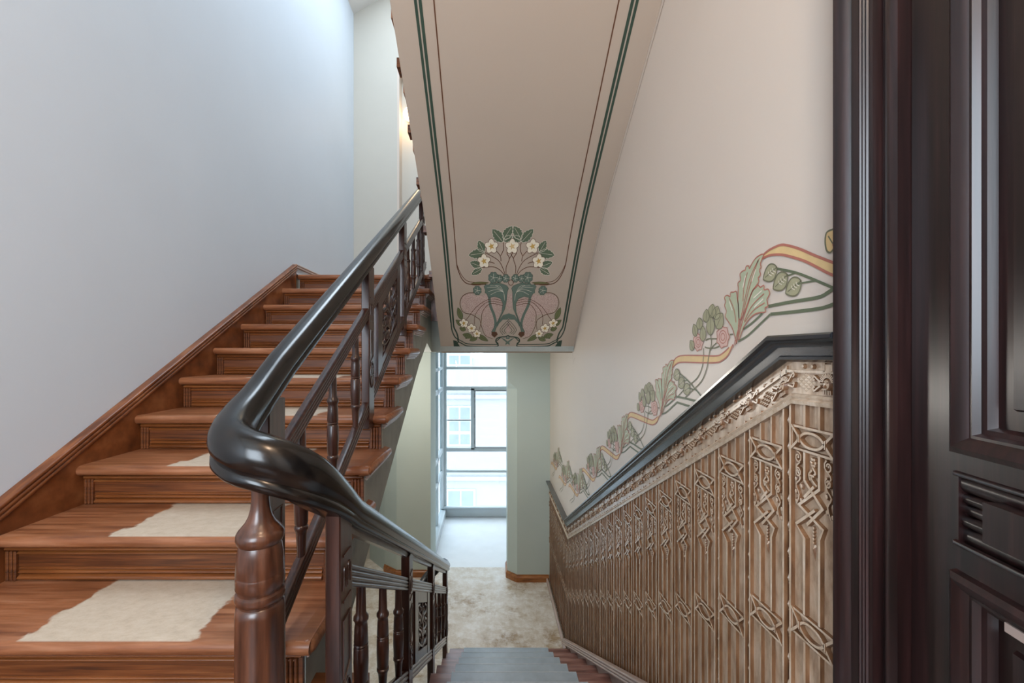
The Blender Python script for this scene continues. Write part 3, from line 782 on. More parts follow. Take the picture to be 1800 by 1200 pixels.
c = z6(702, 560); pt.line('p_brown', [(c[0] + .018 * math.cos(a), c[1] + .018 * math.sin(a)) for a in [i * math.pi / 8 for i in range(16)]], 0.004, 5, True)
pt.build(orn)

# ------------------------------------------------------------------ painted frieze on the right wall
def wmap(y, z, lay): return (XR - 0.0006 - lay, y, z)
def wz(x, y):
    """crop position of the nearest motif -> place on the wall (Y, z)"""
    px, py = 1150 + x / 3.7515, 380 + y / 3.7515
    Y = 0.714 * 740 / (px - 860); return (Y, EYE - (py - 620) * Y / 740)
DU = (0.533, -0.286)
def mural_unit(k, part, ox=None):
    p = Paint(wmap)
    off = ox if ox else (DU[0] * k, DU[1] * k)
    T = lambda q: (wz(*q)[0] + off[0], wz(*q)[1] + off[1])
    def TT(qs, n=5, cl=False): return sm([T(q) for q in qs], n, cl)
    if part == 'top':
        upper = [(715, 262), (755, 225), (830, 190), (880, 192), (960, 215), (1060, 258), (1205, 315)]
        lower = [(1205, 400), (1130, 365), (1050, 322), (980, 290), (880, 260), (820, 252), (760, 258), (715, 278)]
        p.new('painted_ribbon'); p.open = True; p.fill('p_ribbon', TT(upper) + TT(lower), 1); p.line('p_red', TT(upper), 0.006, 2); p.line('p_red', TT(lower), 0.006, 2); p.new('painted_leaf')
        lf = TT([(1205, 85), (1175, 88), (1138, 110), (1130, 170), (1140, 225), (1165, 238), (1195, 200), (1205, 185)], 4, True)
        p.fill('p_ribbon', lf, 1); p.line('p_outline', lf, 0.004, 2, True); p.line('p_outline', TT([(1150, 130), (1180, 180)]), 0.003, 2); p.line('p_red', TT([(1180, 180), (1195, 225), (1205, 265)]), 0.004, 2)
        return p
    # ribbon
    up_ = [(108, 1000), (125, 960), (150, 930), (190, 918), (300, 918), (410, 920), (450, 905), (495, 865)]
    lw_ = [(520, 845), (490, 912), (450, 950), (405, 965), (300, 965), (190, 962), (150, 970), (118, 1003)]
    p.new('painted_ribbon'); p.open = True; p.fill('p_ribbon', TT(up_) + TT(lw_), 1); p.line('p_red', TT(up_), 0.005, 2); p.line('p_red', TT(lw_), 0.005, 2); p.open = False
    # green stems
    for q, wd in (([(755, 593), (900, 565), (1080, 535), (1150, 500), (1205, 462)], .008), ([(768, 645), (900, 632), (1080, 610), (1150, 592), (1205, 570)], .008),
                  ([(590, 745), (650, 700), (715, 640)], .006), ([(555, 825), (620, 785), (700, 710), (768, 645)], .006),
                  ([(810, 345), (930, 370), (1050, 415), (1180, 472)], .006), ([(860, 400), (935, 372)], .004), ([(930, 455), (975, 440), (1065, 425)], .004)):
        p.line('p_stem', TT(q), wd, 2)
    for q in ([(325, 870), (325, 930), (315, 1000), (280, 1070), (200, 1140), (145, 1200)], [(370, 870), (360, 930), (345, 1010), (310, 1090), (240, 1160), (200, 1200)], [(335, 860), (350, 868), (400, 868), (440, 850)], [(373, 780), (378, 840), (365, 900)], [(412, 835), (385, 860), (370, 885)], [(340, 820), (360, 808), (420, 808)], [(500, 780), (520, 778)]):
        p.line('p_outline', TT(q), 0.0045, 2)
    # three round leaves
    for b_, t_ in (((812, 335), (722, 415)), ((882, 385), (787, 478)), ((972, 425), (870, 508))):
        p.leaf('p_khaki', 'p_outline', *T(b_), *T(t_), 0.044, 0, 0.0035, 2); p.open = True
        for e in (.35, .5, .65):
            a = (b_[0] + (t_[0] - b_[0]) * e, b_[1] + (t_[1] - b_[1]) * e)
            p.line('p_pale', [T((a[0] + 4, a[1] - 22)), T((a[0] + 8, a[1] - 4)), T((a[0] + 26, a[1] + 6))], 0.0018, 4)
        p.open = False
    # acanthus leaf: three lobed fronds
    p.new('painted_acanthus'); p.open = True
    for q in ([(545, 830), (520, 740), (490, 690), (472, 660), (480, 625), (468, 590), (475, 560), (467, 535), (485, 520), (505, 530), (508, 502), (528, 500), (545, 495), (552, 540), (560, 600), (562, 680), (556, 760), (548, 830)],
              [(560, 600), (556, 540), (560, 480), (556, 440), (575, 420), (570, 380), (590, 360), (605, 355), (610, 330), (628, 328), (632, 345), (650, 310), (680, 270), (725, 250), (705, 310), (710, 335), (698, 355), (706, 385), (690, 405), (695, 430), (675, 460), (650, 495), (625, 560), (590, 650), (565, 680)],
              [(560, 800), (585, 700), (620, 590), (650, 500), (675, 470), (690, 455), (705, 468), (728, 455), (730, 485), (755, 480), (766, 508), (755, 535), (748, 550), (755, 590), (735, 605), (738, 630), (700, 635), (660, 650), (620, 690), (590, 740), (565, 810)]):
        pts = TT(q, 3, True); p.fill('p_sage', pts, 3); p.line('p_red', pts, 0.0035, 4, True)
    for q in ([(540, 850), (580, 690), (630, 480), (690, 290)], [(525, 870), (570, 700), (600, 560), (640, 400), (700, 275)], [(545, 700), (530, 610), (500, 540)], [(600, 690), (650, 590), (730, 510)], [(600, 700), (660, 620), (735, 570)], [(590, 560), (600, 450), (620, 370)]):
        p.line('p_red', TT(q), 0.0028, 5)
    for q in ([(520, 620), (500, 560)], [(590, 470), (608, 390)], [(660, 540), (715, 490)], [(665, 600), (725, 545)], [(650, 430), (675, 350)]):
        p.line('p_pale', TT(q), 0.004, 5)
    p.open = False
    # roses and bud leaves
    for cx_, cy_, rx_, ry_ in ((292, 830, 34, 62), (455, 795, 45, 78)):
        o = [(cx_ + rx_ * (1 if i % 2 == 0 else .82) * math.cos(i * math.pi / 7), cy_ + ry_ * (1 if i % 2 == 0 else .82) * math.sin(i * math.pi / 7)) for i in range(14)]
        p.new('painted_rose'); p.open = True
        p.fill('p_rose', [T(q) for q in o], 2); p.line('p_red', [T(q) for q in o], 0.003, 3, True)
        for s_ in (.55, .3):
            p.line('p_red', [T((cx_ + rx_ * s_ * math.cos(a * .5), cy_ + ry_ * s_ * math.sin(a * .5))) for a in range(13)], 0.0025, 3, True)
        p.open = False
    for b_, t_, wd in (((262, 880), (240, 820), .034), ((282, 790), (262, 712), .034), ((305, 745), (300, 668), .042), ((345, 700), (350, 612), .042), ((378, 668), (392, 578), .044), ((405, 680), (425, 592), .042),
                       ((412, 735), (455, 640), .050), ((325, 825), (325, 722), .038), ((375, 785), (375, 652), .046)):
        p.leaf('p_khaki', 'p_outline', *T(b_), *T(t_), wd * 1.05, 0, 0.0025, 4)
    return p
for k in range(0, 5):
    e = empty('painted_scroll', wmap(1.2 + DU[0] * k, 1.1 + DU[1] * k, 0)); e.parent = wall_right; e.location = e.location - wall_right.location
    mural_unit(k, 'all').build(e)
e = empty('painted_scroll', wmap(1.0, 1.2, 0)); e.parent = wall_right; e.location = e.location - wall_right.location
mural_unit(0, 'top').build(e)
for k in range(1, 3):
    e = empty('painted_scroll', wmap(3.2 + 0.533 * k, 0, 0)); e.parent = wall_right; e.location = e.location - wall_right.location
    mural_unit(0, 'all', (DU[0] * 4 + 0.533 * k, DU[1] * 4 - 0.08)).build(e)
# thin brown line below the soffit on the wall
pl = Paint(wmap); pl.line('p_brown', [(y, soff(y) - 0.035) for y in yl if y < 3.55] + [(3.60, soff(3.60) - 0.03), (3.585, soff(3.62) - 0.10), (3.52, soff(3.62) - 0.04)], 0.003, 1)
pl.build(wall_right)

# ------------------------------------------------------------------ wainscot
wn = tag(empty('wainscot', (XR, 2.4, LOW)), 'tan embossed panelling with dark cap rail stepping down the right wall', 'wainscot')
CT0, CS = 1.029, 0.556                       # height of the cap top on the landing, fall of the cap
CY0, CY1 = 1.0146, 3.785
def CAPZ(y): return CT0 if y < CY0 else (CT0 - CS * (y - CY0) if y < CY1 else CT0 - CS * (CY1 - CY0))
WX = XR - 0.004                              # face of the panels' ground
wmapr = lambda a, b_, h: (WX - h, a, b_)
YS, YE = 0.822, 4.945
# cap rail: profile (projection, height) along the three runs, mitred in the plane
capp = [(0.0, 0.0), (0.045, 0.0), (0.050, -0.004), (0.050, -0.011), (0.040, -0.014), (0.038, -0.018), (0.030, -0.021), (0.024, -0.028), (0.022, -0.046), (0.027, -0.049), (0.026, -0.055), (0.012, -0.060), (0.0, -0.060)]
def run(name, prof, mat, par, ys=None):
    ks = math.sqrt(1 + CS * CS)
    ys = [YS, CY0, CY1, YE]; n = len(prof); vs = []; fs = []
    hs = [1.0, (1 + ks) / 2 * 1.0, (1 + ks) / 2, 1.0]
    for i, y in enumerate(ys):
        for pr, h in prof: vs.append((XR - pr, y + ((h * CS * 0.5) if i in (1, 2) else 0), CAPZ(y) + h * (1.03 if i in (1, 2) else 1) - ((h * CS * 0.5) * CS * 0 if i == 1 else 0)))
    for k in range(3):
        for i in range(n): fs.append((k*n+i, k*n+(i+1) % n, k*n+n+(i+1) % n, k*n+n+i))
    fs += [tuple(range(n)), tuple(range(3*n, 4*n))]
    return MB().add(vs, fs).build(name, mat, par, 30)
run('cap_rail', capp, 'cap', wn)
run('frieze_ground', [(0.0, -0.058), (0.008, -0.058), (0.008, -0.152), (0.0, -0.152)], 'emboss', wn)
run('stud_fillet', [(0.006, -0.078), (0.013, -0.078), (0.013, -0.084), (0.006, -0.084)], 'emboss_high', wn)
run('frieze_moulding', [(0.006, -0.130), (0.014, -0.131), (0.018, -0.136), (0.014, -0.141), (0.020, -0.145), (0.018, -0.153), (0.006, -0.154)], 'emboss_high', wn)
# frieze units
FB = -0.107                                   # centre of the carved band below the cap top
def frieze_mesh(slope):
    mp = lambda a, b_, h: (XR - 0.008 - h, a, b_ + FB - slope * a)
    m = MB('emboss_glaze_shade'); U = 0.133
    # mask with rays
    m.bump(0.028, 0.0, 0.013, 0.017, 0.011, mp, 12); m.bump(0.028, -0.004, 0.004, 0.006, 0.016, mp, 6)
    for sgn in (-1, 1): m.bump(0.028 + sgn * 0.005, 0.004, 0.003, 0.002, 0.013, mp, 6)
    m.ridge([(0.022, -0.010), (0.034, -0.010)], 0.003, 0.013, mp)
    for i in range(13):
        a = math.pi * (0.08 + i * 0.84 / 12); 
        m.ridge([(0.028 + 0.011 * math.cos(a), 0.002 + 0.012 * math.sin(a)), (0.028 + 0.020 * math.cos(a), 0.002 + 0.022 * math.sin(a))], 0.0035, 0.007, mp)
    for i in range(5): m.ridge([(0.020 + i * 0.004, -0.012), (0.019 + i * 0.0045, -0.021)], 0.003, 0.007, mp)
    # scrolls
    for s_ in (-1, 1):
        for t_ in (-1, 1):
            c = [(0.028 + s_ * 0.018, t_ * 0.004), (0.028 + s_ * 0.027, t_ * 0.010), (0.028 + s_ * 0.036, t_ * 0.016), (0.028 + s_ * 0.038, t_ * 0.008), (0.028 + s_ * 0.033, t_ * 0.008)]
            m.ridge(sm(c, 3), 0.005, 0.007, mp)
    # lattice of small pyramids
    D = 0.0078
    for i in range(4):
        for j in range(4):
            cx_ = 0.094 + (i - j) * D * 0.95; cy_ = (i + j - 3) * D * 0.70
            r = D * 0.92
            m.pyramid([(cx_ - r, cy_), (cx_, cy_ - r * .75), (cx_ + r, cy_), (cx_, cy_ + r * .75)], 0.0045, mp)
    # studs above the band
    for a in (0.028, ): 
        for u in (-0.010, 0.010): m.ridge([(a + u, 0.026), (a + u, 0.045)], 0.004, 0.005, mp)
        m.ridge([(a - 0.012, 0.035), (a + 0.012, 0.035)], 0.016, 0.004, mp, 0.85)
    for a in (0.070, 0.097): m.bump(a, 0.036, 0.006, 0.006, 0.008, mp, 8)
    return m
fs_me, _ = frieze_mesh(CS).mesh('frieze_carving', 'emboss_high', 40, center=False)
fl_me, _ = frieze_mesh(0.0).mesh('frieze_carving', 'emboss_high', 40, center=False)
y = CY0 - 0.140 - 0.03
while y < YE - 0.10:
    if CY0 - 0.06 > y and y + 0.11 < CY0 + 0.06: place('frieze_carving', fl_me, (0, y, CT0), wn)
    elif y > CY1 - 0.02: place('frieze_carving', fl_me, (0, y, CAPZ(y)), wn)
    elif y + 0.12 < CY1: place('frieze_carving', fs_me, (0, y, CAPZ(y)), wn)
    y += 0.133
# panels
PW, SW = 0.152, 0.030
HWD = (PW - SW) / 2
def carve_mesh():
    mp = lambda a, b_, h: (-h, a, b_)
    m = MB('emboss_glaze_shade'); W = HWD
    def lens(z0, z1):
        zc_ = (z0 + z1) / 2; hh = (z0 - z1) / 2
        for z in (z0 - 0.003, z1 + 0.003): m.ridge([(-W, z), (W, z)], 0.007, 0.009, mp)
        m.ridge([(-W, z1), (-W + 0.0, z0)], 0.006, 0.008, mp); m.ridge([(W, z1), (W, z0)], 0.006, 0.008, mp)
        # vesica of two arcs that cross and run on into the corners
        for s_ in (-1, 1):
            m.ridge(sm([(-W, zc_ - s_ * hh * 0.95), (-W * 0.72, zc_ - s_ * hh * 0.35), (-W * 0.45, zc_ + s_ * hh * 0.30), (-W * 0.18, zc_ + s_ * hh * .55), (W * 0.18, zc_ + s_ * hh * .55), (W * 0.45, zc_ + s_ * hh * 0.30), (W * 0.72, zc_ - s_ * hh * 0.35), (W, zc_ - s_ * hh * 0.95)], 4), 0.0075, 0.011, mp)
        for s_ in (-1, 1):
            m.ridge([(s_ * W * 0.60 - 0.003, zc_ + 0.009), (s_ * W * 0.60 - 0.003, zc_ - 0.009)], 0.004, 0.013, mp)
    lens(-0.235, -0.292); lens(-0.655, -0.714)
    z0 = -0.292
    P = lambda *q: [(a * W, z0 + z) for a, z in q]
    B = 0.0085
    m.ridge(P((.34, 0), (.34, -.062), (-.50, -.108), (.22, -.158)), B, 0.010, mp)
    m.ridge(P((-.34, 0), (-.34, -.070), (.62, -.122), (-.52, -.152), (-.34, -.176), (-.34, -.361)), B, 0.0095, mp)
    m.ridge(P((-.12, -.068), (.34, -.100)), B, 0.0105, mp)
    m.ridge(P((-.16, -.118), (.74, -.168), (.34, -.190), (.34, -.361)), B, 0.0105, mp)
    m.ridge(P((-.34, .0), (-.34, .001)), B, 0.010, mp)
    # bow and rosette at the head of the knot
    cz = z0 - 0.018
    for i in range(6): m.bump(0.006 * math.cos(i * 1.047), cz + 0.0075 * math.sin(i * 1.047), 0.005, 0.006, 0.008, mp, 6)
    m.bump(0, cz, 0.004, 0.004, 0.012, mp, 6)
    m.ridge(sm(P((0, -.028), (-.14, -.040), (.06, -.052), (-.20, -.066)), 3), 0.006, 0.008, mp)
    m.ridge(sm(P((.02, -.034), (.16, -.046), (.10, -.058)), 3), 0.006, 0.008, mp)
    m.ridge(P((-.12, -.046), (.16, -.046)), 0.006, 0.010, mp)
    # leaf scrolls down both sides
    for s_ in (-1, 1):
        for zc_, r in ((-.016, .011), (-.050, .009)):
            c = [(s_ * (.70 * W) + r * (1 - k / 16) * math.cos(s_ * k * 0.75 + 1.2), z0 + zc_ + (r * 1.25) * (1 - k / 16) * math.sin(s_ * k * 0.75 + 1.2)) for k in range(11)]
            m.ridge(c, 0.0045, 0.008, mp); m.bump(s_ * .70 * W, z0 + zc_, 0.004, 0.005, 0.009, mp, 6)
        m.ridge(sm(P((s_ * .62, -.026), (s_ * .80, -.040), (s_ * .60, -.062), (s_ * .82, -.080), (s_ * .66, -.100), (s_ * .80, -.124)), 3), 0.0045, 0.007, mp)
        for a, z in ((.86, -.068), (.58, -.080), (.86, -.096), (.60, -.112), (.84, -.118)):
            m.bump(s_ * a * W, z0 + z, 0.006, 0.009, 0.007, mp, 6)
    # spear
    for k in range(5): m.bump(0, z0 - .160 - k * .008, .0045 - .0003 * k, .005, .007, mp, 6)
    m.pyramid([(-0.004, z0 - .198), (0, z0 - .236), (0.004, z0 - .198), (0, z0 - .192)], 0.007, mp)
    return m
cv_me, _ = carve_mesh().mesh('relief_carving', 'emboss_high', 40, center=False)
def lozenge_mesh():
    mp = lambda a, b_, h: (-h, a, b_); m = MB()
    for i in range(12):
        z = -i * 0.062
        for (u, v) in ((0.0, 0.010), (0.0, -0.010), (-0.0045, 0), (0.0045, 0)):
            m.pyramid([(u - 0.004, z + v), (u, z + v - 0.011), (u + 0.004, z + v), (u, z + v + 0.011)], 0.005, mp)
    return m
lz_me, _ = lozenge_mesh().mesh('lozenge_row', 'emboss_high', center=False)
def SKZ(y): return 0.02 if y < DY0 - 0.06 else (DN_Z(y) + 0.03 if y < 3.74 else LOW + 0.03)
def under(y): return CAPZ(y) - 0.150
n_pan = 28
for i in range(-1, n_pan):
    ya = 0.991 + SW / 2 + i * PW; yb = ya + 2 * HWD          # panel
    ys_ = ya - SW                                            # its strip, nearer the camera
    if yb > YE: yb = YE
    if ya > YE - 0.03: break
    yc = (ya + yb) / 2
    g = sorted({ya, yb} | {v for v in (CY0, CY1, DY0 - 0.06, 3.74) if ya < v < yb})
    poly = [(y, SKZ(y + 1e-4 if y == g[0] else y)) for y in g] + [(y, under(y)) for y in reversed(g)]
    pm = MB('emboss_glaze_shade').prism_x(poly, XR - 0.0005, WX - 0.002)
    off = -0.03 if i == -1 else 0
    base = CAPZ(yc) + (0.03 if i == -1 else 0)
    for s_ in (-1, 1):
        a = yc + s_ * 0.34 * HWD
        for zt, zb in ((under(a), base - 0.235), (base - 0.714, SKZ(a))):
            if a < yb: pm.ridge([(a, zt), (a, zb)], 0.0085, 0.0105, lambda u, v, h: (WX - h, u, v))
    pan = pm.build('panel', 'emboss', wn)
    if yb - ya > 0.11: place('relief_carving', cv_me, (WX - 0.001, yc, base), pan)
for i in range(-1, n_pan + 1):
    a0 = 0.991 - SW / 2 + i * PW; a1 = a0 + SW
    if a0 < YS: a0 = YS
    if a1 > YE: break
    g = [a0, a1]
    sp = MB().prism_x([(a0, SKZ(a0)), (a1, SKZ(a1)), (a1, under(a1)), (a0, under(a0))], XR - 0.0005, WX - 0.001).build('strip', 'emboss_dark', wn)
    em = MB('emboss_glaze_shade')
    for a in (a0 + 0.0035, a1 - 0.0035): em.ridge([(a, under(a)), (a, SKZ(a))], 0.008, 0.011, wmapr)
    em.build('bead', 'emboss_high', sp, 40)
    if a1 - a0 > 0.02: place('lozenge_row', lz_me, (WX - 0.001, (a0 + a1) / 2, under(a1) - 0.05), sp)

# ------------------------------------------------------------------ balustrade
rl = tag(empty('stair_railing', (-0.45, 0.84, 0)), 'dark mahogany railing with black handrail curling over a turned newel', 'railing')
UX, DX = -0.570, -0.350                       # right faces of the two railings
UXL, DXL = UX - 0.038, DX - 0.036
# handrail path
path = []
ul_ = lambda y: UP_Z(y) + 0.775
dl_ = lambda y: 0.632 - 0.567 * (y - 1.0)
path += [(-0.592, y, ul_(y)) for y in (3.95, 3.5, 3.0, 2.5, 2.0, 1.6, 1.35)]
wre = [(-0.592, 1.20, ul_(1.20)), (-0.592, 1.08, 0.876), (-0.583, 0.985, 0.828), (-0.556, 0.905, 0.795), (-0.505, 0.865, 0.777), (-0.452, 0.862, 0.760), (-0.405, 0.890, 0.730), (-0.380, 0.94, 0.688), (-0.371, 1.02, dl_(1.02) + 0.012), (-0.370, 1.12, dl_(1.12))]
path += catmull(wre, 7)
path += [(-0.370, y, dl_(y)) for y in (1.4, 1.8, 2.3, 2.8, 3.3)]
path += catmull([(-0.370, 3.5, dl_(3.5)), (-0.375, 3.62, dl_(3.6)), (-0.41, 3.70, -0.86), (-0.47, 3.73, -0.92), (-0.54, 3.70, -0.98), (-0.58, 3.62, -1.03), (-0.592, 3.45, -1.12), (-0.592, 3.2, -1.27)], 5)
prof = []
HR = [(0.0, 0.040), (0.016, 0.038), (0.029, 0.030), (0.037, 0.017), (0.039, 0.004), (0.036, -0.006), (0.030, -0.011), (0.029, -0.016), (0.034, -0.020), (0.034, -0.028), (0.028, -0.034), (0.020, -0.036)]
prof = [(a, b_) for a, b_ in HR] + [(-a, b_) for a, b_ in reversed(HR[1:])]
def swell(p):                                 # the rail thickens where it bends over the newel
    t_ = max(0.0, 1 - abs(p[1] - 0.86) / 0.26); t_ = t_ * t_ * (3 - 2 * t_) if p[1] < 1.2 else 0
    return 1 + 0.12 * t_, 1 + 0.42 * t_
hr = MB().sweep(path, prof, scale=swell).build('handrail', 'black_rail', rl, 50)
hr['label'] = 'black polished handrail'
# newel
NX, NY = -0.462, 0.850
npf = [(0.058, 0), (0.058, 0.10), (0.052, 0.11), (0.046, 0.14), (0.0455, 0.44), (0.0455, 0.470), (0.044, 0.484), (0.040, 0.488), (0.040, 0.492), (0.045, 0.496), (0.0465, 0.503), (0.045, 0.510), (0.041, 0.513), (0.041, 0.518), (0.0455, 0.524), (0.045, 0.545), (0.0447, 0.546), (0.0440, 0.549), (0.0447, 0.552),
       (0.0435, 0.570), (0.0420, 0.588), (0.040, 0.600), (0.038, 0.606), (0.042, 0.610), (0.0445, 0.618), (0.0440, 0.627), (0.040, 0.634), (0.037, 0.636), (0.035, 0.640), (0.028, 0.648), (0.022, 0.660), (0.018, 0.676), (0.0165, 0.695), (0.0165, 0.745)]
nw = MB().lathe(npf, NX, NY, 32).build('newel_post', 'newel_wood', rl, 40)
nw['label'] = 'turned red-brown newel post'

def railing(side):
    up = side == 'up'
    L = UP_Z if up else DN_Z
    xr, xl = (UX, UXL) if up else (DX, DXL)
    hm0, hm1 = (0.500, 0.556) if up else (0.456, 0.516)
    b0, b1 = 0.045, 0.110
    ys = [1.09, 2.0, 2.825, 3.636] if up else [0.989, 1.842, 2.62, 3.47]
    xm = (xr + xl) / 2
    D = 0.088
    def under_hr(y): return (ul_(y) if up else dl_(y)) - 0.030
    for k, y in enumerate(ys):
        zb = (L(y) - 0.02) if up else (L(y + D) - 0.12)
        if up and k == 0: zb = 0.17
        if not up and k == 0: zb = -0.10
        zt = min(under_hr(y), under_hr(y + D))
        if up and k == 0: zt = 0.845
        if not up and k == 0: zt = 0.625
        m = MB().cbox(xl, xr, y, y + D, zb, zt + 0.02, 0.003)
        po = m.build('post', 'rail_wood', rl)
        # carved face: sunk lines, a small rosette and a long slot
        g = MB(); mp = lambda a, b_, h: (xr + h - 0.001, a, b_)
        c = y + D / 2; zr = L(c) + (hm0 + hm1) / 2
        for z in (zr + 0.055, zr - 0.055):
            if z < zt: g.ridge([(y + 0.018, z), (y + D - 0.018, z)], 0.006, 0.004, mp)
        for s_ in (-1, 1):
            g.ridge(sm([(c + s_ * 0.004, zr - 0.028), (c + s_ * 0.008, zr + 0.018), (c + s_ * 0.020, zr + 0.024), (c + s_ * 0.024, zr), (c + s_ * 0.026, zr - 0.028)], 4), 0.004, 0.004, mp)
            g.bump(c + s_ * 0.016, zr - 0.008, 0.005, 0.014, 0.004, mp, 8)
        zs0, zs1 = zr - 0.10, zr - 0.255
        g.ridge([(y + 0.020, zs1 + 0.015), (y + 0.020, zs0), (y + D - 0.020, zs0), (y + D - 0.020, zs1 + 0.030), (y + 0.020, zs1)], 0.005, 0.004, mp)
        zo = zr - 0.315
        if zo - 0.07 > zb:
            g.ridge([(c + 0.028 * math.cos(a * math.pi / 10), zo + 0.062 * math.sin(a * math.pi / 10)) for a in range(21)], 0.005, 0.005, mp)
            for a in range(8):
                t_ = a * math.pi / 4; g.ridge([(c + 0.005 * math.cos(t_), zo + 0.010 * math.sin(t_)), (c + 0.020 * math.cos(t_), zo + 0.045 * math.sin(t_))], 0.006, 0.005, mp)
        g.build('face_carving', 'rail_wood', po, 40)
    # rails between the posts
    def full_reed(z0, z1, n):
        r = reed_prof(xm, xr - 0.003, z0, z1, n)[2:]
        return [(2 * xm - a, b_) for a, b_ in reversed(r)][::-1][::-1] and (r + [(2 * xm - a, b_) for a, b_ in reversed(r)])
    segs = list(zip(ys, ys[1:]))
    if up: segs.append((ys[-1], 3.84))
    for (ya, yb) in segs:
        a, c = ya + D, yb
        sloped_prof('mid_rail', full_reed(hm0, hm1, 4), a, c, L, 'rail_wood', rl)
        sloped_prof('bottom_rail', full_reed(b0, b1, 3), a - (D if up and ya == ys[0] else 0), c, L, 'rail_wood', rl)
    # bottom rail runs on in front of the posts as one band
    hu = lambda y: under_hr(y)
    sloped_prof('sub_rail', [(xl + 0.008, -0.030), (xl + 0.008, 0.0), (xr - 0.008, 0.0), (xr - 0.008, -0.030)], ys[0] + D, 3.84 if up else ys[-1], hu, 'rail_wood', rl)
    if up: sloped_prof('bottom_rail', full_reed(b0, b1, 3), 1.0, ys[0], L, 'rail_wood', rl)
    # balusters
    hgt = hm0 - b1 + 0.02
    bp = [(0.0, .012), (0.03, .012), (0.22, .0135), (0.235, .016), (0.25, .0195), (0.27, .0195), (0.285, .0165), (0.30, .0155), (0.33, .017), (0.44, .0185), (0.455, .0165), (0.465, .0190), (0.478, .0165), (0.49, .0190), (0.60, .0195), (0.74, .0180), (0.755, .016), (0.765, .0190), (0.785, .0190), (0.80, .0155), (0.83, .0140), (0.93, .012), (1.0, .0115)]
    bme, bc = MB().lathe([(r * 1.1, hgt * (1 - t_)) for t_, r in reversed(bp)], 0, 0, 14).mesh('baluster', 'rail_wood', 40)
    for (ya, yb) in (segs[0], segs[2]):
        for q in range(3):
            yy = ya + D + (yb - ya - D) * (q + 0.5) / 3 * (0.98 if q else 1.0) + 0.004
            place('baluster', bme, Vector((xm, yy, L(yy) + b1 - 0.010)) + bc, rl)
    # pierced carved panel in the middle bay
    ya, yb = segs[1]; a, c = ya + D, yb
    fr = empty('carved_panel', (xm, (a + c) / 2, L((a + c) / 2) + 0.3)); fr.parent = rl; fr.location = fr.location - rl.location
    s1, s2 = a + 0.10, c - 0.10
    for (p0, p1) in ((s1, s1 + 0.085), (s2 - 0.085, s2)):
        pm = MB().prism_x([(p0, L(p0) + b1 - 0.01), (p1, L(p1) + b1 - 0.01), (p1, L(p1) + hm0 + 0.01), (p0, L(p0) + hm0 + 0.01)], xl + 0.006, xr - 0.006); pm.build('stile', 'rail_wood', fr)
    i0, i1 = s1 + 0.085, s2 - 0.085
    for h0, h1 in ((b1 - 0.01, b1 + 0.045), (hm0 - 0.055, hm0 + 0.01)):
        slab('panel_rail', xl + 0.008, xr - 0.008, i0, i1, lambda y, h0=h0: L(y) + h0, lambda y, h1=h1: L(y) + h1, 'rail_wood', fr)
    cm = MB(); zl0, zl1 = b1 + 0.045, hm0 - 0.055; W = i1 - i0; H = zl1 - zl0
    for fs_, off in ((1, xr - 0.020), (-1, xl + 0.020)):
        mp = lambda u, v, h: (off + fs_ * h, i0 + u * W, L(i0 + u * W) + zl0 + v * H)
        K = lambda q, n=4: sm(q, n)
        def R(q, wd, h): 
            mm = lambda u, v, hh: mp(u / W, v / H, hh)
            cm.ridge([(u * W, v * H) for u, v in K(q)], wd, h, mm, 0.5, -0.004)
        R([(.5, 0), (.47, .2), (.55, .45), (.48, .7), (.5, 1.0)], 0.022, 0.012)
        for s_ in (-1, 1):
            X = lambda u: 0.5 + s_ * u
            R([(X(0), .05), (X(.25), .10), (X(.42), .22), (X(.32), .34), (X(.2), .28)], 0.020, 0.011)
            R([(X(.02), .25), (X(.18), .40), (X(.40), .46), (X(.44), .60), (X(.28), .64), (X(.2), .55)], 0.020, 0.012)
            R([(X(0), .55), (X(.15), .72), (X(.36), .78), (X(.44), .92), (X(.25), .96)], 0.020, 0.011)
            for (u, v, ru, rv) in ((.36, .08, .10, .07), (.12, .16, .06, .09), (.30, .52, .08, .07), (.42, .36, .06, .07), (.14, .86, .07, .08), (.38, .70, .07, .06), (.06, .40, .06, .10), (.46, .5, .04, .1), (.46, .15, .04, .1), (.46, .8, .04, .1)):
                cm.bump(X(u), v, ru, rv, 0.013, mp, 8)
    cm.build('leaf_carving', 'rail_wood', fr, 40)
railing('up'); railing('down')

# ------------------------------------------------------------------ door and casing on the right
ca = tag(empty('trim_1', (XR, 0.76, 0)), 'reeded black-brown door casing at the right edge', 'door casing', 'structure')
cp = []
cy0, cy1 = 0.7035, 0.822                     # near and far edge
def vprof(name, pts, z0, z1, mat, par, smooth=35):
    """profile in plan (x, y) drawn upright"""
    return MB().extr(pts, lambda q: (q[0], q[1], z0), lambda q: (q[0], q[1], z1)).build(name, mat, par, smooth)
X0 = 0.675
yof = lambda px: X0 * 740 / (px - 860)
pl_ = [(XR, 0.822), (X0 - 0.004, 0.822), (X0 - 0.004, 0.818), (X0 - 0.008, 0.816), (X0 - 0.008, 0.804), (X0 - 0.002, yof(1489)), (X0 + 0.004, yof(1493)), (X0 + 0.004, yof(1496)), (X0 - 0.002, yof(1499)), (X0 - 0.002, yof(1511))]
for k in range(3):
    a0, a1 = yof(1512 + k * 6), yof(1518 + k * 6)
    for j in range(5):
        t_ = j / 4; pl_.append((X0 + 0.001 - 0.006 * math.sin(math.pi * t_), a0 + (a1 - a0) * t_))
pl_ += [(X0 - 0.003, yof(1531)), (X0 - 0.003, yof(1537)), (X0 + 0.012, yof(1540)), (X0 + 0.012, yof(1544))]
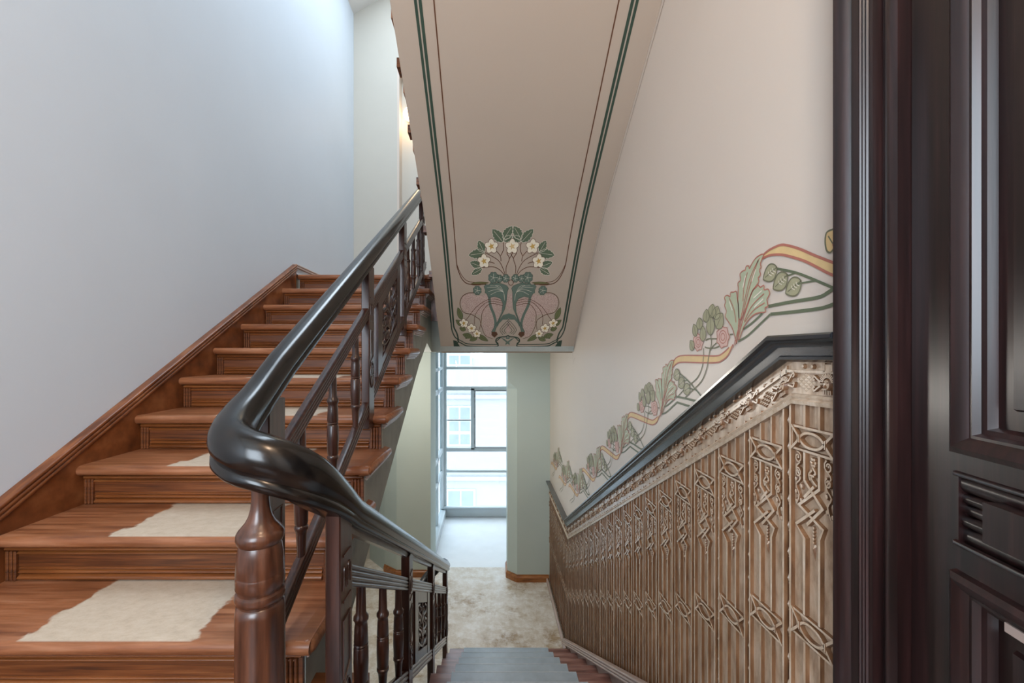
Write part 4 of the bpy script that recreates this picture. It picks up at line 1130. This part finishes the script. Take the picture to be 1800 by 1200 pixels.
for j in range(6):
    t_ = j / 5 * math.pi / 2; pl_.append((X0 + 0.012 - 0.010 * math.sin(t_) , yof(1546) + (yof(1563) - yof(1546)) * (1 - math.cos(t_))))
pl_ += [(X0 + 0.004, 0.700), (0.80, 0.700), (0.80, 0.73), (XR, 0.73)]
vprof('casing_jamb', pl_, -0.0, 2.62, 'casing', ca)
MB().cbox(X0 - 0.02, XR, -0.14, 0.83, 2.42, 2.62, 0.01).build('casing_head', 'casing', ca)
MB().cbox(X0 - 0.005, XR, -0.14, -0.02, 0, 2.42, 0.01).build('casing_jamb', 'casing', ca)
# small moulded corner block on top of the casing edge
# door leaf, slightly ajar
HGX, HGY = 0.7016, 0.699
ang = math.atan(0.20); DD = Vector((-math.sin(ang), -math.cos(ang), 0)); DN = Vector((-math.cos(ang), math.sin(ang), 0))
dr = tag(empty('door_1', (HGX, HGY, 0)), 'dark polished panelled door standing slightly ajar at the right', 'door', 'structure')
DW = 0.66
def dp(d, z, h): v = Vector((HGX, HGY, 0)) + DD * d + DN * h; return (v.x, v.y, z)
def dbox(name, d0, d1, z0, z1, h0, h1, mat='casing'):
    m = MB(); vs = [dp(d, z, h) for z in (z0, z1) for d, h in ((d0, h0), (d1, h0), (d1, h1), (d0, h1))]
    m.add(vs, [(0,3,2,1),(4,5,6,7),(0,1,5,4),(1,2,6,5),(2,3,7,6),(3,0,4,7)]); return m.build(name, mat, dr)
def dframe(name, d0, d1, z0, z1, prof, mat='casing', cap=False):
    """rectangular moulding: prof is a list of (inset, height)"""
    m = MB(); vs = []; fs = []
    for i, h in prof: vs += [dp(d0 + i, z0 + i, h), dp(d1 - i, z0 + i, h), dp(d1 - i, z1 - i, h), dp(d0 + i, z1 - i, h)]
    for k in range(len(prof) - 1):
        for j in range(4): fs.append((k*4+j, k*4+(j+1) % 4, k*4+4+(j+1) % 4, k*4+4+j))
    if cap: fs.append(tuple((len(prof)-1)*4 + j for j in range(4)))
    m.add(vs, fs); return m.build(name, mat, dr, 30)
dA, dB = 0.0865, DW - 0.0865
dbox('stile', 0.0, dA, 0.02, 2.40, -0.04, 0.0); dbox('stile', dB, DW, 0.02, 2.40, -0.04, 0.0)
for z0, z1 in ((0.02, 0.16), (0.672, 0.708), (0.815, 0.842), (2.28, 2.40)): dbox('rail', dA, dB, z0, z1, -0.04, 0.0)
bol = [(-0.004, 0.0), (-0.002, 0.010), (0.006, 0.014), (0.016, 0.010), (0.022, 0.004), (0.026, 0.004), (0.030, -0.004), (0.036, -0.006), (0.040, -0.016)]
dframe('panel_moulding', dA, dB, 0.846, 2.28, bol)
dframe('upper_panel', dA + 0.036, dB - 0.036, 0.882, 2.244, [(0, -0.016), (0.030, -0.014), (0.033, -0.008), (0.050, -0.006), (0.056, -0.013), (0.062, -0.013), (0.065, -0.010)], cap=True)
# reeded lock panel
m = MB()
zb = [0.716, 0.736, 0.752, 0.764, 0.780, 0.806]
for (z0, z1, hh) in ((0.784, 0.812, 0.0), (0.768, 0.784, -0.003), (0.752, 0.768, -0.006), (0.734, 0.752, -0.002), (0.708, 0.734, -0.004)):
    vs = []; fs = []
    for k in range(6):
        t_ = k / 5 * math.pi; z = (z0 + z1) / 2 + (z1 - z0) / 2 * math.cos(t_); h = -0.013 + (0.012 + hh) * math.sin(t_)
        vs += [dp(dA, z, h), dp(dB, z, h)]
    for k in range(5): fs.append((2*k, 2*k+1, 2*k+3, 2*k+2))
    m.add(vs, fs)
m.build('reeded_panel', 'casing', dr, 40)
dbox('panel_back', dA, dB, 0.70, 0.82, -0.038, -0.018)
dbox('lock_block', 0.146, 0.30, 0.736, 0.790, -0.02, 0.018)
for z in (0.812, 0.711): dframe('lock_moulding', dA - 0.004, dB, z - 0.004, z + 0.004, [(0, 0), (0.001, 0.005), (0.003, 0.006)], cap=True)
dframe('panel_moulding', dA, dB, 0.16, 0.668, bol)
dframe('lower_panel', dA + 0.036, dB - 0.036, 0.196, 0.632, [(0, -0.016), (0.030, -0.014), (0.033, -0.007), (0.046, -0.006)], cap=True)
dbox('panel_highlight', 0.158, 0.34, 0.628, 0.640, -0.014, 0.004, 'skirt')  # pale colour paints the highlight on the raised panel's top face

# ------------------------------------------------------------------ lamps
wl = tag(empty('wall_lamp', (-1.07, BACK + 0.10, 4.13)), 'small warm globe lamp glowing in the upper wall recess', 'lamp')
m = MB().lathe([(0.001, -0.09)] + [(0.085 * math.sin(math.pi * k / 12), -0.085 * math.cos(math.pi * k / 12)) for k in range(1, 12)] + [(0.001, 0.088)], 0, 0, 20)
me, c = m.mesh('globe', 'lamp_glow', 60); place('globe', me, Vector((-1.05, BACK + 0.045, 4.13)) + c, wl)
m = MB().box(-1.09, -1.01, BACK + 0.13, BACK + 0.16, 4.07, 4.19).box(-1.055, -1.045, BACK + 0.11, BACK + 0.14, 4.12, 4.14); m.build('backplate', 'steel', wl)
pl2 = bpy.data.lights.new('wall_lamp_light', 'POINT'); pl2.energy = 3.5; pl2.color = (1.0, 0.72, 0.42); pl2.shadow_soft_size = 0.09
o = bpy.data.objects.new('wall_lamp_light', pl2); COL.objects.link(o); o.location = (-1.02, BACK + 0.05, 4.02)
# lamp under the ceiling of the landing, above and behind the camera
cl = tag(empty('ceiling_lamp', (0.25, -0.35, 3.06)), 'warm globe lamp under the landing ceiling behind the camera', 'lamp')
MB().lathe([(0.06, 3.03), (0.06, 3.06)], 0.25, -0.35, 24).build('rose', 'steel', cl)
MB().lathe([(0.001, 2.86)] + [(0.11 * math.sin(math.pi * k / 10), 2.95 - 0.09 * math.cos(math.pi * k / 10)) for k in range(1, 10)] + [(0.001, 3.035)], 0.25, -0.35, 24).build('globe', 'lamp_glow', cl, 60)
pl3 = bpy.data.lights.new('ceiling_lamp_light', 'POINT'); pl3.energy = 46; pl3.color = (1.0, 0.74, 0.52); pl3.shadow_soft_size = 0.12
o = bpy.data.objects.new('ceiling_lamp_light', pl3); COL.objects.link(o); o.location = (0.25, -0.35, 2.72)
# added, unseen lamp under the upper landing slab, to brighten the lower landing
ll = tag(empty('ceiling_lamp', (-0.95, 4.05, 0.995)), 'added globe lamp brightening the lower half landing, hidden by the flight', 'lamp')
MB().lathe([(0.05, 0.97), (0.05, 0.995)], -0.95, 4.05, 20).build('rose', 'steel', ll)
MB().lathe([(0.001, 0.80)] + [(0.09 * math.sin(math.pi * k / 10), 0.885 - 0.085 * math.cos(math.pi * k / 10)) for k in range(1, 10)] + [(0.001, 0.975)], -0.95, 4.05, 20).build('globe', 'lamp_glow', ll, 60)
pl4 = bpy.data.lights.new('lower_fill_light', 'POINT'); pl4.energy = 36; pl4.color = (1.0, 0.95, 0.88); pl4.shadow_soft_size = 0.2
o = bpy.data.objects.new('lower_fill_light', pl4); COL.objects.link(o); o.location = (-0.95, 4.05, 0.70)
